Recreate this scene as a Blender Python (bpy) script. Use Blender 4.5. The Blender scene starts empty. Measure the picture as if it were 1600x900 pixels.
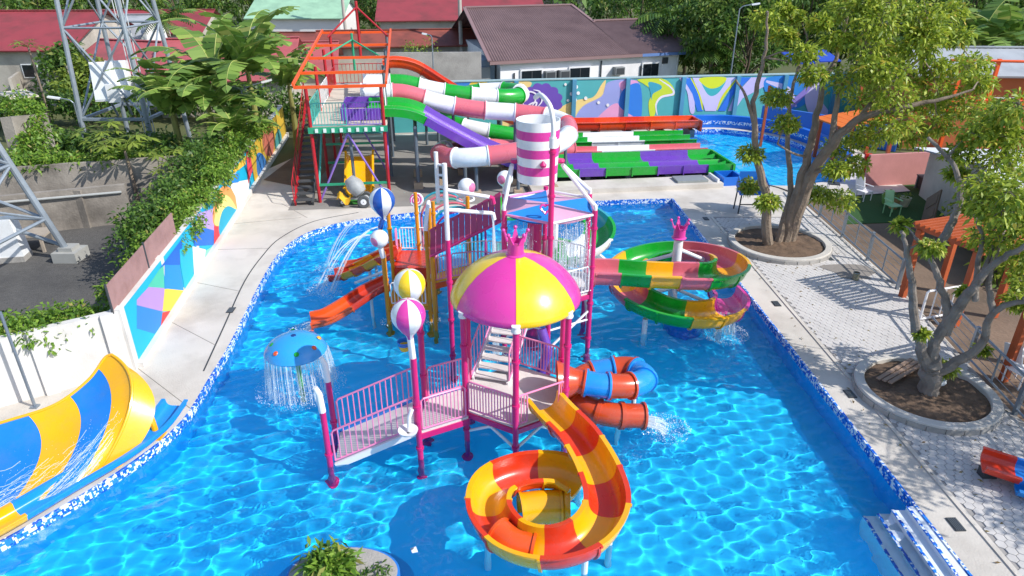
import bpy, math, random
import numpy as np
from mathutils import Vector, Matrix, geometry
sc = bpy.context.scene
R = math.radians
# ------------------------------------------------------------------ camera, sky, sun, exposure
CAM_H, PITCH, FPX = 10.0, R(25.9), 1067.0          # drone camera ten metres over the pool water (z = 0)
cam = bpy.data.cameras.new('camera'); cam.sensor_width = 36.0; cam.lens = 36.0 * FPX / 1600.0
cam.clip_start = 0.1; cam.clip_end = 3000
cam_o = bpy.data.objects.new('camera', cam); sc.collection.objects.link(cam_o)
cam_o.location = (0, 0, CAM_H); cam_o.rotation_euler = (math.pi / 2 - PITCH, 0, 0)
sc.camera = cam_o
SUN_DIR = Vector((0.70, -0.30, 0.65)).normalized()
EL = math.asin(SUN_DIR.z); AZ = math.atan2(SUN_DIR.x, SUN_DIR.y)
world = bpy.data.worlds.new('World'); sc.world = world; world.use_nodes = True
_nt = world.node_tree; _sky = _nt.nodes.new('ShaderNodeTexSky'); _sky.sky_type = 'NISHITA'; _sky.sun_disc = False
_sky.sun_elevation = EL; _sky.sun_rotation = AZ; _sky.air_density = 1.0; _sky.dust_density = 0.6
_nt.nodes['Background'].inputs[1].default_value = 0.15
_nt.links.new(_sky.outputs[0], _nt.nodes['Background'].inputs[0])
sun = bpy.data.lights.new('sun', 'SUN'); sun.energy = 3.8; sun.angle = R(0.5); sun.color = (1, .96, .89)
sun.cycles.is_caustics_light = True                  # real refracted sunlight on the pool floor
sun_o = bpy.data.objects.new('sun', sun); sc.collection.objects.link(sun_o)
sun_o.rotation_euler = SUN_DIR.to_track_quat('Z', 'Y').to_euler()
sc.view_settings.view_transform = 'Standard'; sc.view_settings.look = 'None'
sc.view_settings.exposure = 0.40; sc.view_settings.gamma = 1.0; sc.view_settings.use_curve_mapping = False
sc.cycles.use_denoising = True; sc.cycles.max_bounces = 9; sc.cycles.transmission_bounces = 6
sc.cycles.transparent_max_bounces = 8; sc.cycles.sample_clamp_indirect = 6.0

# ------------------------------------------------------------------ helpers
CP, SP = math.cos(PITCH), math.sin(PITCH)
def _ray(px, py):
    u = (px - 800) / FPX; v = (450 - py) / FPX
    return u, CP + v * SP, -SP + v * CP
def G(px, py, z=0.0):                               # survey helper: the point at height z seen at a photo pixel
    d = _ray(px, py); t = (z - CAM_H) / d[2]
    return Vector((d[0] * t, d[1] * t, z))
def V(px, py, Y):                                   # the same for a known distance Y
    d = _ray(px, py); t = Y / d[1]
    return Vector((d[0] * t, Y, CAM_H + d[2] * t))
def lin(h):
    h = h.lstrip('#'); o = []
    for i in (0, 2, 4):
        c = int(h[i:i+2], 16) / 255
        o.append(c / 12.92 if c <= .04045 else ((c + .055) / 1.055) ** 2.4)
    return tuple(o)
MATS = {}
def mat(name, col, rough=.5, var=.12, scale=3.0, bump=0.0, bscale=40.0, metal=0.0, coat=0.0, dirt=None, dirt_amt=.5, dirt_scale=.6):
    """Principled surface with noise-driven colour variation, optional worn stains and fine relief."""
    if name in MATS: return MATS[name]
    if isinstance(col, str): col = lin(col)
    m = bpy.data.materials.new(name); m.use_nodes = True; nt = m.node_tree; b = nt.nodes['Principled BSDF']
    N = nt.nodes.new; Lk = nt.links.new
    tc = N('ShaderNodeNewGeometry')
    no = N('ShaderNodeTexNoise'); no.inputs['Scale'].default_value = scale; no.inputs['Detail'].default_value = 6
    Lk(tc.outputs['Position'], no.inputs['Vector'])
    mx = N('ShaderNodeMix'); mx.data_type = 'RGBA'
    mx.inputs[6].default_value = (*[c * (1 - var) for c in col], 1); mx.inputs[7].default_value = (*[min(1, c * (1 + var)) for c in col], 1)
    Lk(no.outputs['Fac'], mx.inputs[0]); out = mx.outputs[2]
    if dirt:
        d2 = N('ShaderNodeTexNoise'); d2.inputs['Scale'].default_value = dirt_scale; d2.inputs['Detail'].default_value = 9; d2.inputs['Roughness'].default_value = .65
        Lk(tc.outputs['Position'], d2.inputs['Vector'])
        rp = N('ShaderNodeMapRange'); rp.inputs[1].default_value = .45; rp.inputs[2].default_value = .72; rp.inputs[4].default_value = dirt_amt
        Lk(d2.outputs['Fac'], rp.inputs[0])
        m2 = N('ShaderNodeMix'); m2.data_type = 'RGBA'; Lk(rp.outputs[0], m2.inputs[0]); Lk(out, m2.inputs[6])
        m2.inputs[7].default_value = (*(lin(dirt) if isinstance(dirt, str) else dirt), 1); out = m2.outputs[2]
    Lk(out, b.inputs['Base Color'])
    rr = N('ShaderNodeMapRange'); rr.inputs[3].default_value = max(0.02, rough - .08); rr.inputs[4].default_value = min(1, rough + .08)
    Lk(no.outputs['Fac'], rr.inputs[0]); Lk(rr.outputs[0], b.inputs['Roughness'])
    b.inputs['Metallic'].default_value = metal
    if coat: b.inputs['Coat Weight'].default_value = coat; b.inputs['Coat Roughness'].default_value = .12
    if bump:
        bn = N('ShaderNodeTexNoise'); bn.inputs['Scale'].default_value = bscale; bn.inputs['Detail'].default_value = 4
        Lk(tc.outputs['Position'], bn.inputs['Vector'])
        bp = N('ShaderNodeBump'); bp.inputs['Strength'].default_value = bump; bp.inputs['Distance'].default_value = .03
        Lk(bn.outputs['Fac'], bp.inputs['Height']); Lk(bp.outputs[0], b.inputs['Normal'])
    MATS[name] = m; return m
def gel(name, col): return mat(name, col, rough=.28, var=.07, scale=2.0, coat=.35, dirt=tuple(c * .72 + .05 for c in lin(col)), dirt_amt=.55, dirt_scale=2.2, bump=.06, bscale=7)
def leafmat(name, c1, c2, c3=None, trans=.35):
    if name in MATS: return MATS[name]
    m = bpy.data.materials.new(name); m.use_nodes = True; nt = m.node_tree; b = nt.nodes['Principled BSDF']
    N = nt.nodes.new; Lk = nt.links.new
    ge = N('ShaderNodeNewGeometry'); cr = N('ShaderNodeValToRGB')
    cr.color_ramp.elements[0].color = (*c1, 1); cr.color_ramp.elements[1].color = (*c2, 1)
    if c3:
        e = cr.color_ramp.elements.new(.93); e.color = (*c2, 1); cr.color_ramp.elements[-1].color = (*c3, 1)
    Lk(ge.outputs['Random Per Island'], cr.inputs[0]); Lk(cr.outputs[0], b.inputs['Base Color'])
    b.inputs['Roughness'].default_value = .5
    tr = N('ShaderNodeBsdfTranslucent'); Lk(cr.outputs[0], tr.inputs[0])
    ms = N('ShaderNodeMixShader'); ms.inputs[0].default_value = trans
    out = nt.nodes['Material Output']
    Lk(b.outputs[0], ms.inputs[1]); Lk(tr.outputs[0], ms.inputs[2]); Lk(ms.outputs[0], out.inputs[0])
    MATS[name] = m; return m

LOC = {}
def link(o): sc.collection.objects.link(o); return o
def par(o, p):
    if p is None: return
    o.parent = p
    l = LOC.get(p.name)
    if l is not None: o.matrix_parent_inverse = Matrix.Translation(-l)
def tag(o, label=None, cat=None, group=None, kind=None):
    if label: o['label'] = label
    if cat: o['category'] = cat
    if group: o['group'] = group
    if kind: o['kind'] = kind
    return o
def thing(name, label, cat, loc, group=None):
    o = link(bpy.data.objects.new(name, None)); o.empty_display_size = .2
    o.location = Vector(loc); LOC[o.name] = Vector(loc)
    return tag(o, label, cat, group)
def finish(me, mats, angle=35):
    for m in (mats if isinstance(mats, (list, tuple)) else [mats]): me.materials.append(m)
    me.polygons.foreach_set('use_smooth', [True] * len(me.polygons))
    me.set_sharp_from_angle(angle=R(angle)); me.update()
class MB:
    def __init__(s): s.v = []; s.f = []; s.m = []; s.mi = 0
    def add(s, vs, fs):
        b = len(s.v); s.v += [tuple(p) for p in vs]; s.f += [tuple(b + i for i in f) for f in fs]; s.m += [s.mi] * len(fs); return s
    def hexa(s, p): return s.add(p, [(3,2,1,0),(4,5,6,7),(0,1,5,4),(1,2,6,5),(2,3,7,6),(3,0,4,7)])
    def box(s, c, d, rz=0, axes=None):
        c = Vector(c); ca, sa = math.cos(rz), math.sin(rz)
        ax = axes or (Vector((ca, sa, 0)), Vector((-sa, ca, 0)), Vector((0, 0, 1)))
        q = []
        for z in (-1, 1):
            for x, y in ((-1,-1),(1,-1),(1,1),(-1,1)):
                q.append(c + ax[0]*(x*d[0]/2) + ax[1]*(y*d[1]/2) + ax[2]*(z*d[2]/2))
        return s.hexa(q)
    def beam(s, a, b, w, h, up=(0,0,1)):
        a, b = Vector(a), Vector(b); t = (b - a); L = t.length; t = t / L
        sd = t.cross(Vector(up));
        if sd.length < 1e-4: sd = t.cross(Vector((0,1,0)))
        sd.normalize(); n = sd.cross(t)
        return s.box((a + b) / 2, (L, w, h), axes=(t, sd, n))
    def tube(s, pts, r, n=8, caps=True):
        P = [Vector(p) for p in pts]; rs = r if isinstance(r, (list, tuple)) else [r] * len(P)
        rings = []; pn = None
        for i, p in enumerate(P):
            t = (P[min(i+1, len(P)-1)] - P[max(i-1, 0)]).normalized()
            if pn is None: pn = t.orthogonal().normalized()
            else:
                pn = pn - t * pn.dot(t); pn.normalize()
            bn = t.cross(pn)
            rings.append([p + (pn*math.cos(2*math.pi*k/n) + bn*math.sin(2*math.pi*k/n)) * rs[i] for k in range(n)])
        vs = [q for rg in rings for q in rg]; fs = []
        for i in range(len(P)-1):
            for k in range(n):
                a = i*n+k; b = i*n+(k+1) % n; fs.append((a, b, b+n, a+n))
        if caps: fs.append(tuple(range(n))[::-1]); fs.append(tuple((len(P)-1)*n + k for k in range(n)))
        return s.add(vs, fs)
    def lathe(s, prof, c=(0,0,0), n=24, a0=0, a1=2*math.pi, caps=False):
        c = Vector(c); full = abs(a1-a0-2*math.pi) < 1e-6; m = n if full else n+1; vs = []; fs = []
        for r, z in prof:
            for k in range(m):
                a = a0 + (a1-a0)*k/n; vs.append(c + Vector((r*math.cos(a), r*math.sin(a), z)))
        for i in range(len(prof)-1):
            for k in range(n):
                a = i*m+k; b = i*m+(k+1) % m; fs.append((a, b, b+m, a+m))
        if caps: fs.append(tuple(range(m))[::-1]); fs.append(tuple((len(prof)-1)*m + k for k in range(m)))
        return s.add(vs, fs)
    def ball(s, c, r, n=14, m=9, sz=1):
        return s.lathe([(max(1e-4, r*math.sin(math.pi*i/m)), -r*sz*math.cos(math.pi*i/m)) for i in range(m+1)], c, n)
    def prism(s, poly, z0, z1):
        n = len(poly); vs = [(p[0], p[1], z0) for p in poly] + [(p[0], p[1], z1) for p in poly]
        fs = [tuple(range(n))[::-1], tuple(n+i for i in range(n))] + [(i, (i+1) % n, n+(i+1) % n, n+i) for i in range(n)]
        return s.add(vs, fs)
    def build(s, name, mats, parent=None, angle=35):
        me = bpy.data.meshes.new(name); me.from_pydata(s.v, [], s.f)
        finish(me, mats, angle)
        if any(s.m): me.polygons.foreach_set('material_index', s.m)
        o = link(bpy.data.objects.new(name, me)); par(o, parent); return o
_unit = {}
def rod(name, a, b, r, m, parent, n=10, taper=1.0):
    """a straight round bar sharing one unit mesh per material"""
    k = (m.name, n, taper)
    if k not in _unit:
        me = bpy.data.meshes.new('rod'); q = MB().lathe([(1, 0), (taper, 1)], n=n, caps=True)
        me.from_pydata(q.v, [], q.f); finish(me, m); _unit[k] = me
    a, b = Vector(a), Vector(b); d = b - a
    o = link(bpy.data.objects.new(name, _unit[k])); par(o, parent)
    o.matrix_basis = Matrix.Translation(a) @ d.to_track_quat('Z', 'Y').to_matrix().to_4x4() @ Matrix.Diagonal((r, r, d.length, 1))
    return o
_ubox = {}
def block(name, c, d, m, parent, rz=0.0, ry=0.0, rx=0.0):
    """a slightly bevelled box sharing one unit mesh per material"""
    if m.name not in _ubox:
        me = bpy.data.meshes.new('block'); q = MB().box((0,0,0), (1,1,1)); me.from_pydata(q.v, [], q.f); finish(me, m); _ubox[m.name] = me
    o = link(bpy.data.objects.new(name, _ubox[m.name])); par(o, parent)
    from mathutils import Euler
    o.matrix_basis = Matrix.Translation(Vector(c)) @ Euler((rx, ry, rz)).to_matrix().to_4x4() @ Matrix.Diagonal((*d, 1))
    return o
def spl(pts, n=8):
    P = [Vector(p) for p in pts]; P = [P[0]*2-P[1]] + P + [P[-1]*2-P[-2]]; out = []
    for i in range(1, len(P)-2):
        for k in range(n):
            t = k/n; a, b, c, d = P[i-1], P[i], P[i+1], P[i+2]
            out.append(.5*((2*b) + (c-a)*t + (2*a-5*b+4*c-d)*t*t + (3*b-a-3*c+d)*t**3))
    out.append(P[-2]); return out
def resample(path, n):
    L = [0.0]
    for a, b in zip(path, path[1:]): L.append(L[-1] + (b-a).length)
    out = []; j = 0
    for i in range(n+1):
        d = L[-1]*i/n
        while j < len(L)-2 and L[j+1] < d: j += 1
        t = (d-L[j])/max(1e-9, L[j+1]-L[j]); out.append(path[j].lerp(path[j+1], min(1, max(0, t))))
    return out
def frames(path, bank=None):
    F = []
    for i, p in enumerate(path):
        t = (path[min(i+1, len(path)-1)] - path[max(i-1, 0)]).normalized()
        sd = t.cross(Vector((0,0,1))).normalized(); n = sd.cross(t)
        if bank:
            a = bank[i] if isinstance(bank, (list, tuple)) else bank
            sd, n = sd*math.cos(a)+n*math.sin(a), n*math.cos(a)-sd*math.sin(a)
        F.append((p, sd, n))
    return F
def loft(mb, F, prof, close=True, caps=True):
    m = len(prof); vs = [p + s*u + n*v for p, s, n in F for u, v in prof]; fs = []
    for i in range(len(F)-1):
        for k in range(m if close else m-1):
            a = i*m+k; b = i*m+(k+1) % m; fs.append((a, a+m, b+m, b))
    if caps and close: fs.append(tuple(range(m))); fs.append(tuple((len(F)-1)*m + k for k in range(m))[::-1])
    return mb.add(vs, fs)
def u_prof(w, h, t=.035, lip=.06, n=12, p=1.0):
    inn = []; out = []
    for i in range(n+1):
        a = math.pi*i/n; c, s_ = math.cos(a), math.sin(a)
        inn.append((w/2*math.copysign(abs(c)**p, c), h*(1-s_**p))); out.append(((w/2+t)*math.copysign(abs(c)**p, c), h-(h+t)*s_**p))
    return inn + [(-w/2-lip-t, h), (-w/2-lip-t, h-.04), (-w/2-t, h-.04)] + out[::-1][1:-1] + [(w/2+t, h-.04), (w/2+lip+t, h-.04), (w/2+lip+t, h)]
def chute(root, path, prof, mats, seg=None, per=8, bank=None, flange=True):
    """open flume made of bolted coloured segments, every segment a part"""
    k = seg or len(mats); path = resample(path, k*per)
    bk = None
    if bank is not None: bk = [bank(i/(k*per)) for i in range(k*per+1)]
    F = frames(path, bk)
    u0 = min(u for u, v in prof); u1 = max(u for u, v in prof); cv = max(v for u, v in prof)
    rib = [(u*1.045, (v-cv)*1.10+cv-.012) for u, v in prof]
    for j in range(k):
        mb = MB(); loft(mb, F[j*per:(j+1)*per+1], prof)
        if flange:
            p, s, n = F[j*per]; t = n.cross(s).normalized()*-1
            t = (F[j*per+1][0]-p).normalized()
            loft(mb, [(p+t*.0, s, n), (p+t*.05, s, n)], rib)
            if j == k-1:
                p, s, n = F[-1]; t = (F[-2][0]-p).normalized(); loft(mb, [(p+t*.05, s, n), (p, s, n)], rib)
        mb.build('segment', mats[j % len(mats)], root)
def tube_slide(root, path, r, mats, seg=None, per=7, n=18):
    k = seg or len(mats); path = resample(path, k*per); F = frames(path)
    ring = lambda q: [(q*math.cos(2*math.pi*i/n), q*math.sin(2*math.pi*i/n)) for i in range(n)]
    for j in range(k):
        Fs = F[j*per:(j+1)*per+1]; mb = MB()
        loft(mb, Fs, ring(r), caps=False); loft(mb, Fs, ring(r-.03)[::-1], caps=False)
        for e in (0, -1):
            p, s, nn = Fs[e]; t = ((Fs[1][0]-Fs[0][0]) if e == 0 else (Fs[-2][0]-Fs[-1][0])).normalized()
            A = [(p, s, nn), (p+t*.05, s, nn)]
            loft(mb, A, ring(r+.045), caps=False); 
            for q in A:
                vs = [q[0]+q[1]*x+q[2]*y for x, y in ring(r+.045)] + [q[0]+q[1]*x+q[2]*y for x, y in ring(r-.03)]
                mb.add(vs, [(i, (i+1) % n, n+(i+1) % n, n+i) for i in range(n)])
        mb.build('segment', mats[j % len(mats)], root)
def railing(root, a, b, h, m, n=None, r=.02, lo=.08, loops=True):
    """a guard rail: top and bottom rail with every baluster its own piece"""
    a, b = Vector(a), Vector(b); up = Vector((0,0,1)); L = (b-a).length
    n = n or max(2, int(L/.105)); mb = MB()
    mb.tube([a+up*lo, a+up*(h-.05), a+up*h+(b-a)*(.05/L), b+up*h-(b-a)*(.05/L), b+up*(h-.05), b+up*lo], r, 8); mb.tube([a+up*lo, b+up*lo], r, 8)
    rl = mb.build('railing', m, root)
    for i in range(1, n):
        p = a.lerp(b, i/n); rod('baluster', p+up*lo, p+up*h, r*.62, m, rl, 6)
    return rl
def fast_mesh(name, verts, k, m, parent=None, smooth=True):
    """verts (N*k,3): N separate k-gons"""
    me = bpy.data.meshes.new(name); nv = len(verts); nf = nv//k
    me.vertices.add(nv); me.vertices.foreach_set('co', np.ascontiguousarray(verts, dtype=np.float32).ravel())
    me.loops.add(nv); me.loops.foreach_set('vertex_index', np.arange(nv, dtype=np.int32))
    me.polygons.add(nf); me.polygons.foreach_set('loop_start', np.arange(0, nv, k, dtype=np.int32))
    me.update(calc_edges=True); me.materials.append(m)
    o = link(bpy.data.objects.new(name, me)); par(o, parent); return o
def leaf_quads(P, D, L, W, rng, fold=.25):
    """pointed leaves at P heading along D"""
    n = len(P); D = D/np.maximum(1e-6, np.linalg.norm(D, axis=1))[:, None]
    r = rng.normal(size=(n, 3)); r[:, 2] *= .45; S = np.cross(D, np.cross(r, D)+np.array([0,0,.01])); S = np.cross(D, np.array([0,0,1.])+.6*rng.normal(size=(n,3)))
    S /= np.maximum(1e-6, np.linalg.norm(S, axis=1))[:, None]
    l = L*rng.uniform(.4, 1.4, (n, 1)); w = W*rng.uniform(.7, 1.25, (n, 1)); dn = np.array([[0,0,-1.]])*l*fold
    a = P; b = P + D*l*.45 + S*w*.5; c = P + D*l + dn; d = P + D*l*.45 - S*w*.5
    return np.stack([a, b, c, d], 1).reshape(-1, 3)
def inside(poly, X, Y):
    r = np.zeros(X.shape, bool); n = len(poly); j = n-1
    for i in range(n):
        xi, yi = poly[i][:2]; xj, yj = poly[j][:2]
        c = ((yi > Y) != (yj > Y)) & (X < (xj-xi)*(Y-yi)/((yj-yi) or 1e-9)+xi); r ^= c; j = i
    return r
def sheet(name, outer, holes, z, m, label=None):
    polys = [[Vector((p[0], p[1], 0)) for p in outer]] + [[Vector((p[0], p[1], 0)) for p in h] for h in holes]
    tr = geometry.tessellate_polygon(polys); vs = [(p.x, p.y, z) for q in polys for p in q]
    me = bpy.data.meshes.new(name); me.from_pydata(vs, [], [tuple(t) for t in tr]); me.materials.append(m)
    import bmesh
    bm = bmesh.new(); bm.from_mesh(me); bmesh.ops.recalc_face_normals(bm, faces=bm.faces)
    for f in bm.faces:
        if f.normal.z < 0: f.normal_flip()
    bm.to_mesh(me); bm.free()
    o = link(bpy.data.objects.new(name, me)); tag(o, kind='structure'); return o
# ------------------------------------------------------------------ materials of the place
M_CONC = mat('pale_concrete', '#d0c9c0', .8, .12, 1.1, .3, 25, dirt='#978f85', dirt_amt=.6, dirt_scale=.45)  # the concrete's own pale colour, with random stains
M_SLAB = mat('rough_concrete', '#a9a5a0', .9, .14, 1.2, .5, 18, dirt='#77736e', dirt_amt=.6, dirt_scale=.8)
M_OLDWALL = mat('weathered_cement', '#9c948b', .92, .2, .8, .5, 14, dirt='#4f4a45', dirt_amt=.75, dirt_scale=.55)
M_WHITEWALL = mat('white_wall_paint', '#dad7d3', .75, .06, 1.0, .15, 20, dirt='#aca69d', dirt_amt=.5)
M_PAVER = mat('hex_paver_concrete', '#c9c5c2', .8, .10, 4.0, .2, 60, dirt='#a5a19f', dirt_amt=.45, dirt_scale=.9)
M_PAVBED = mat('paver_joint_sand', '#9b9794', .95, .15, 6.0)
M_SOIL = mat('planter_soil', '#6f5a49', .95, .35, 5.0, 1.0, 12, dirt='#3c2f26', dirt_amt=.8, dirt_scale=3)
M_DIRT = mat('bare_earth', '#7a6656', .95, .3, .8, .8, 8, dirt='#4b4238', dirt_amt=.7, dirt_scale=.5)
M_GRAVEL = mat('dark_gravel', '#5b5957', .95, .4, 9.0, 1.0, 22, dirt='#39383a', dirt_amt=.7, dirt_scale=.5)
M_SCRUB = mat('grassy_earth', '#5d6139', .95, .4, .6, .8, 4, dirt='#3a4523', dirt_amt=.8, dirt_scale=.15)
M_POOL = mat('pool_blue_paint', (.010, .60, .95), .55, .05, .5)
M_POOLWALL = mat('pool_wall_blue', (.014, .42, .86), .5, .06, .8)
M_BLUERIM = mat('splash_pool_rim_blue', '#1468d0', .4, .07, 1.0, dirt='#2f7fd8', dirt_amt=.3)
M_DARK = mat('dark_grate', '#3b3f44', .6, .2, 20)
def mosaic():
    m = bpy.data.materials.new('blue_white_mosaic'); m.use_nodes = True; nt = m.node_tree; b = nt.nodes['Principled BSDF']
    N = nt.nodes.new; Lk = nt.links.new; g = N('ShaderNodeNewGeometry')
    vo = N('ShaderNodeTexVoronoi'); vo.distance = 'CHEBYCHEV'; vo.inputs['Scale'].default_value = 26; vo.inputs['Randomness'].default_value = .1
    Lk(g.outputs['Position'], vo.inputs['Vector'])
    nz = N('ShaderNodeTexNoise'); nz.inputs['Scale'].default_value = 9; nz.inputs['Detail'].default_value = 2; nz.inputs['Distortion'].default_value = 1.2; Lk(vo.outputs['Position'], nz.inputs['Vector'])
    sp = nz
    rp = N('ShaderNodeValToRGB'); rp.color_ramp.interpolation = 'CONSTANT'
    rp.color_ramp.elements[0].color = (.01, .09, .55, 1); rp.color_ramp.elements[1].color = (.8, .85, .9, 1); rp.color_ramp.elements[1].position = .535
    e = rp.color_ramp.elements.new(.44); e.color = (.03, .22, .75, 1)
    Lk(sp.outputs[0], rp.inputs[0]); Lk(rp.outputs[0], b.inputs['Base Color']); b.inputs['Roughness'].default_value = .2
    return m
M_MOSAIC = mosaic()
# ------------------------------------------------------------------ pools, deck, ground
DZ = 0.2
POOL = [(-12.3, 4), (8.25, 4), (7.98, 10.4), (7.6, 20.2), (7.2, 29.4), (3.7, 29.0), (-2.75, 27.86), (-5.37, 27.06), (-6.82, 26.37), (-7.6, 25.75),
        (-8.15, 24.9), (-8.45, 23.76), (-8.5, 22.27), (-8.31, 20.18), (-8.1, 18.39), (-7.88, 16.49), (-7.78, 14.88), (-7.69, 13.49), (-7.76, 12.7), (-8.05, 11.8), (-8.6, 10.7), (-9.4, 9.5), (-10.9, 7.6)]
_smooth = [tuple(p) for p in spl([Vector((x, y, 0)) for x, y in POOL[4:]], 4)]
POOL = POOL[:4] + [(p[0], p[1]) for p in _smooth]
POOL2 = [(10.2, 32.2), (10.9, 31.5), (13.2, 31.3), (15.3, 32.0), (16.6, 34), (17.2, 37), (16.6, 40), (15.2, 42.2), (13.2, 43.2), (11.0, 43.0), (10.3, 41), (10.2, 36)]
DECK = [(-15, 3), (15.4, 3), (12.3, 8), (11.95, 13.4), (12.75, 20.2), (12.9, 29.2), (18.5, 30.5), (19.5, 38), (18.5, 45.2), (-10.3, 41.3), (-12.7, 33.5), (-9.95, 15.4), (-12.6, 13.4)]
deck = sheet('pool_deck', DECK, [POOL, POOL2], DZ, M_CONC)
def offset(poly, d):
    n = len(poly); out = []
    for i in range(n):
        a, b, c = Vector(poly[i-1]), Vector(poly[i]), Vector(poly[(i+1) % n]); t = (c-a).normalized(); out.append((b.x+t.y*d, b.y-t.x*d))
    return out
ground = sheet('ground', [(-900, -200), (900, -200), (900, 1800), (-900, 1800)], [offset(POOL, .3), offset(POOL2, .3)], .08, M_SCRUB)
lot = sheet('gravel_lot', [(-40, 8), (-15, 3.2), (-12.7, 13.6), (-10.2, 15.5), (-12.4, 31), (-14, 30.5), (-22, 26), (-40, 24)], [], .14, M_GRAVEL)
FLOOR_Z = -0.85
def basin(name, poly, z0, top, m_floor, m_wall, band):
    mb = MB(); n = len(poly)
    tr = geometry.tessellate_polygon([[Vector((*p, 0)) for p in poly]])
    mb.add([(p[0], p[1], z0) for p in poly], [tuple(t) for t in tr])
    for i in range(n):
        a, b = poly[i], poly[(i+1) % n]; mb.mi = 1
        mb.add([(*a, z0), (*b, z0), (*b, band), (*a, band)], [(0, 3, 2, 1)]); mb.mi = 2
        mb.add([(*a, band), (*b, band), (*b, top), (*a, top)], [(0, 3, 2, 1)])
    o = mb.build(name, [m_floor, m_wall, M_MOSAIC], None, 60); tag(o, kind='structure'); o.cycles.is_caustics_receiver = True; return o
basin('pool_basin', POOL, FLOOR_Z, DZ, M_POOL, M_POOLWALL, -.03)
basin('splash_pool_basin', POOL2, -.6, DZ, M_POOL, M_BLUERIM, -.0)
def coping(poly, w, z, m, name):
    q = offset(poly, w); n = len(poly); mb = MB()
    for i in range(n):
        j = (i+1) % n; mb.add([(*poly[i], z), (*poly[j], z), (*q[j], z), (*q[i], z)], [(0, 3, 2, 1)])
    return tag(mb.build(name, m), kind='structure')
coping(POOL, .06, DZ+.004, M_MOSAIC, 'pool_tile_edge')
M_WATER = bpy.data.materials.new('pool_water'); M_WATER.use_nodes = True
_n = M_WATER.node_tree; _n.nodes.clear(); _g = _n.nodes.new('ShaderNodeBsdfGlass'); _g.inputs['IOR'].default_value = 1.33; _g.inputs['Roughness'].default_value = 0.0
_g.inputs['Color'].default_value = (.93, .985, 1, 1); _o = _n.nodes.new('ShaderNodeOutputMaterial'); _n.links.new(_g.outputs[0], _o.inputs[0])
_rng = np.random.RandomState(11); WAVES = []
for lam, n, sl in ((2.0, 5, .025), (.72, 8, .055), (.43, 10, .092), (.27, 8, .062), (.17, 6, .02)):
    for _ in range(n):
        l = lam*_rng.uniform(.7, 1.35); th = _rng.uniform(0, 2*math.pi); k = 2*math.pi/l
        WAVES.append((k*math.cos(th), k*math.sin(th), _rng.uniform(0, 6.28), sl/k/math.sqrt(n)*1.4))
SPLASH = [(3.7, 12.9, 1.0), (6.2, 17.4, 1.0), (-5.45, 14.8, 1.6), (-6.0, 17.4, .7), (-6.0, 21.2, .8), (.8, 9.8, .7), (1.4, 16.6, 1.1)]   # where falling water churns the surface
def wave(X, Y):
    Z = 0*X; mod = .85+.38*np.sin(.55*X+.9*np.sin(.35*Y)+1)*np.sin(.47*Y+.8*np.sin(.4*X)+.5)   # patches of livelier and calmer water
    for a, b, p, A in WAVES: Z = Z + A*np.sin(a*X + b*Y + p)*(mod if a*a+b*b > 60 else 1)
    for x, y, r in SPLASH:
        d = np.hypot(X-x, Y-y); Z = Z + .010*np.exp(-(d/r)**2)*np.sin(9*X+4*np.sin(5*Y))*np.sin(11*Y+3*np.sin(6*X))
    return Z
def water(name, poly, step, label):
    xs = [p[0] for p in poly]; ys = [p[1] for p in poly]
    X, Y = np.meshgrid(np.arange(min(xs)-.2, max(xs)+.2, step), np.arange(max(5.5, min(ys)-.2), max(ys)+.2, step)); ny, nx = X.shape
    Z = wave(X, Y); big = offset(poly, .14)
    ins = inside(big, X, Y); i = np.arange(nx*ny).reshape(ny, nx)
    q = np.stack([i[:-1,:-1], i[:-1,1:], i[1:,1:], i[1:,:-1]], -1).reshape(-1, 4)
    keep = (ins[:-1,:-1] | ins[1:,1:] | ins[:-1,1:] | ins[1:,:-1]).reshape(-1); q = q[keep]
    used, inv = np.unique(q, return_inverse=True); P = np.stack([X, Y, Z], -1).reshape(-1, 3)[used]; q = inv.reshape(-1, 4)
    me = bpy.data.meshes.new(name); me.from_pydata(P.tolist(), [], q.tolist()); me.materials.append(M_WATER)
    me.polygons.foreach_set('use_smooth', [True]*len(me.polygons))
    o = link(bpy.data.objects.new(name, me)); tag(o, kind='structure'); o.cycles.is_caustics_caster = True; return o
water('pool_water', POOL, .048, '')
water('splash_pool_water', POOL2, .12, '')
# raised blue wall round the far and right side of the splash pool
_w = MB(); _rim = spl([Vector((*p, 0)) for p in [(10.35, 43.0), (11.4, 43.55), (13.4, 43.7), (15.6, 42.6), (17.05, 40.2), (17.65, 37), (17.0, 33.8), (15.5, 31.7)]], 6)
loft(_w, frames(_rim), [(-.16, DZ), (-.16, .95), (.16, .95), (.16, DZ)][::-1]); _o = _w.build('splash_pool_rim', M_BLUERIM); tag(_o, 'raised blue curved wall round the far splash pool', 'pool wall')
_w = MB(); loft(_w, frames(_rim), [(.18, .42), (.18, .62), (.165, .62), (.165, .42)]); _w.build('tile_band', M_MOSAIC, _o)
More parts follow.
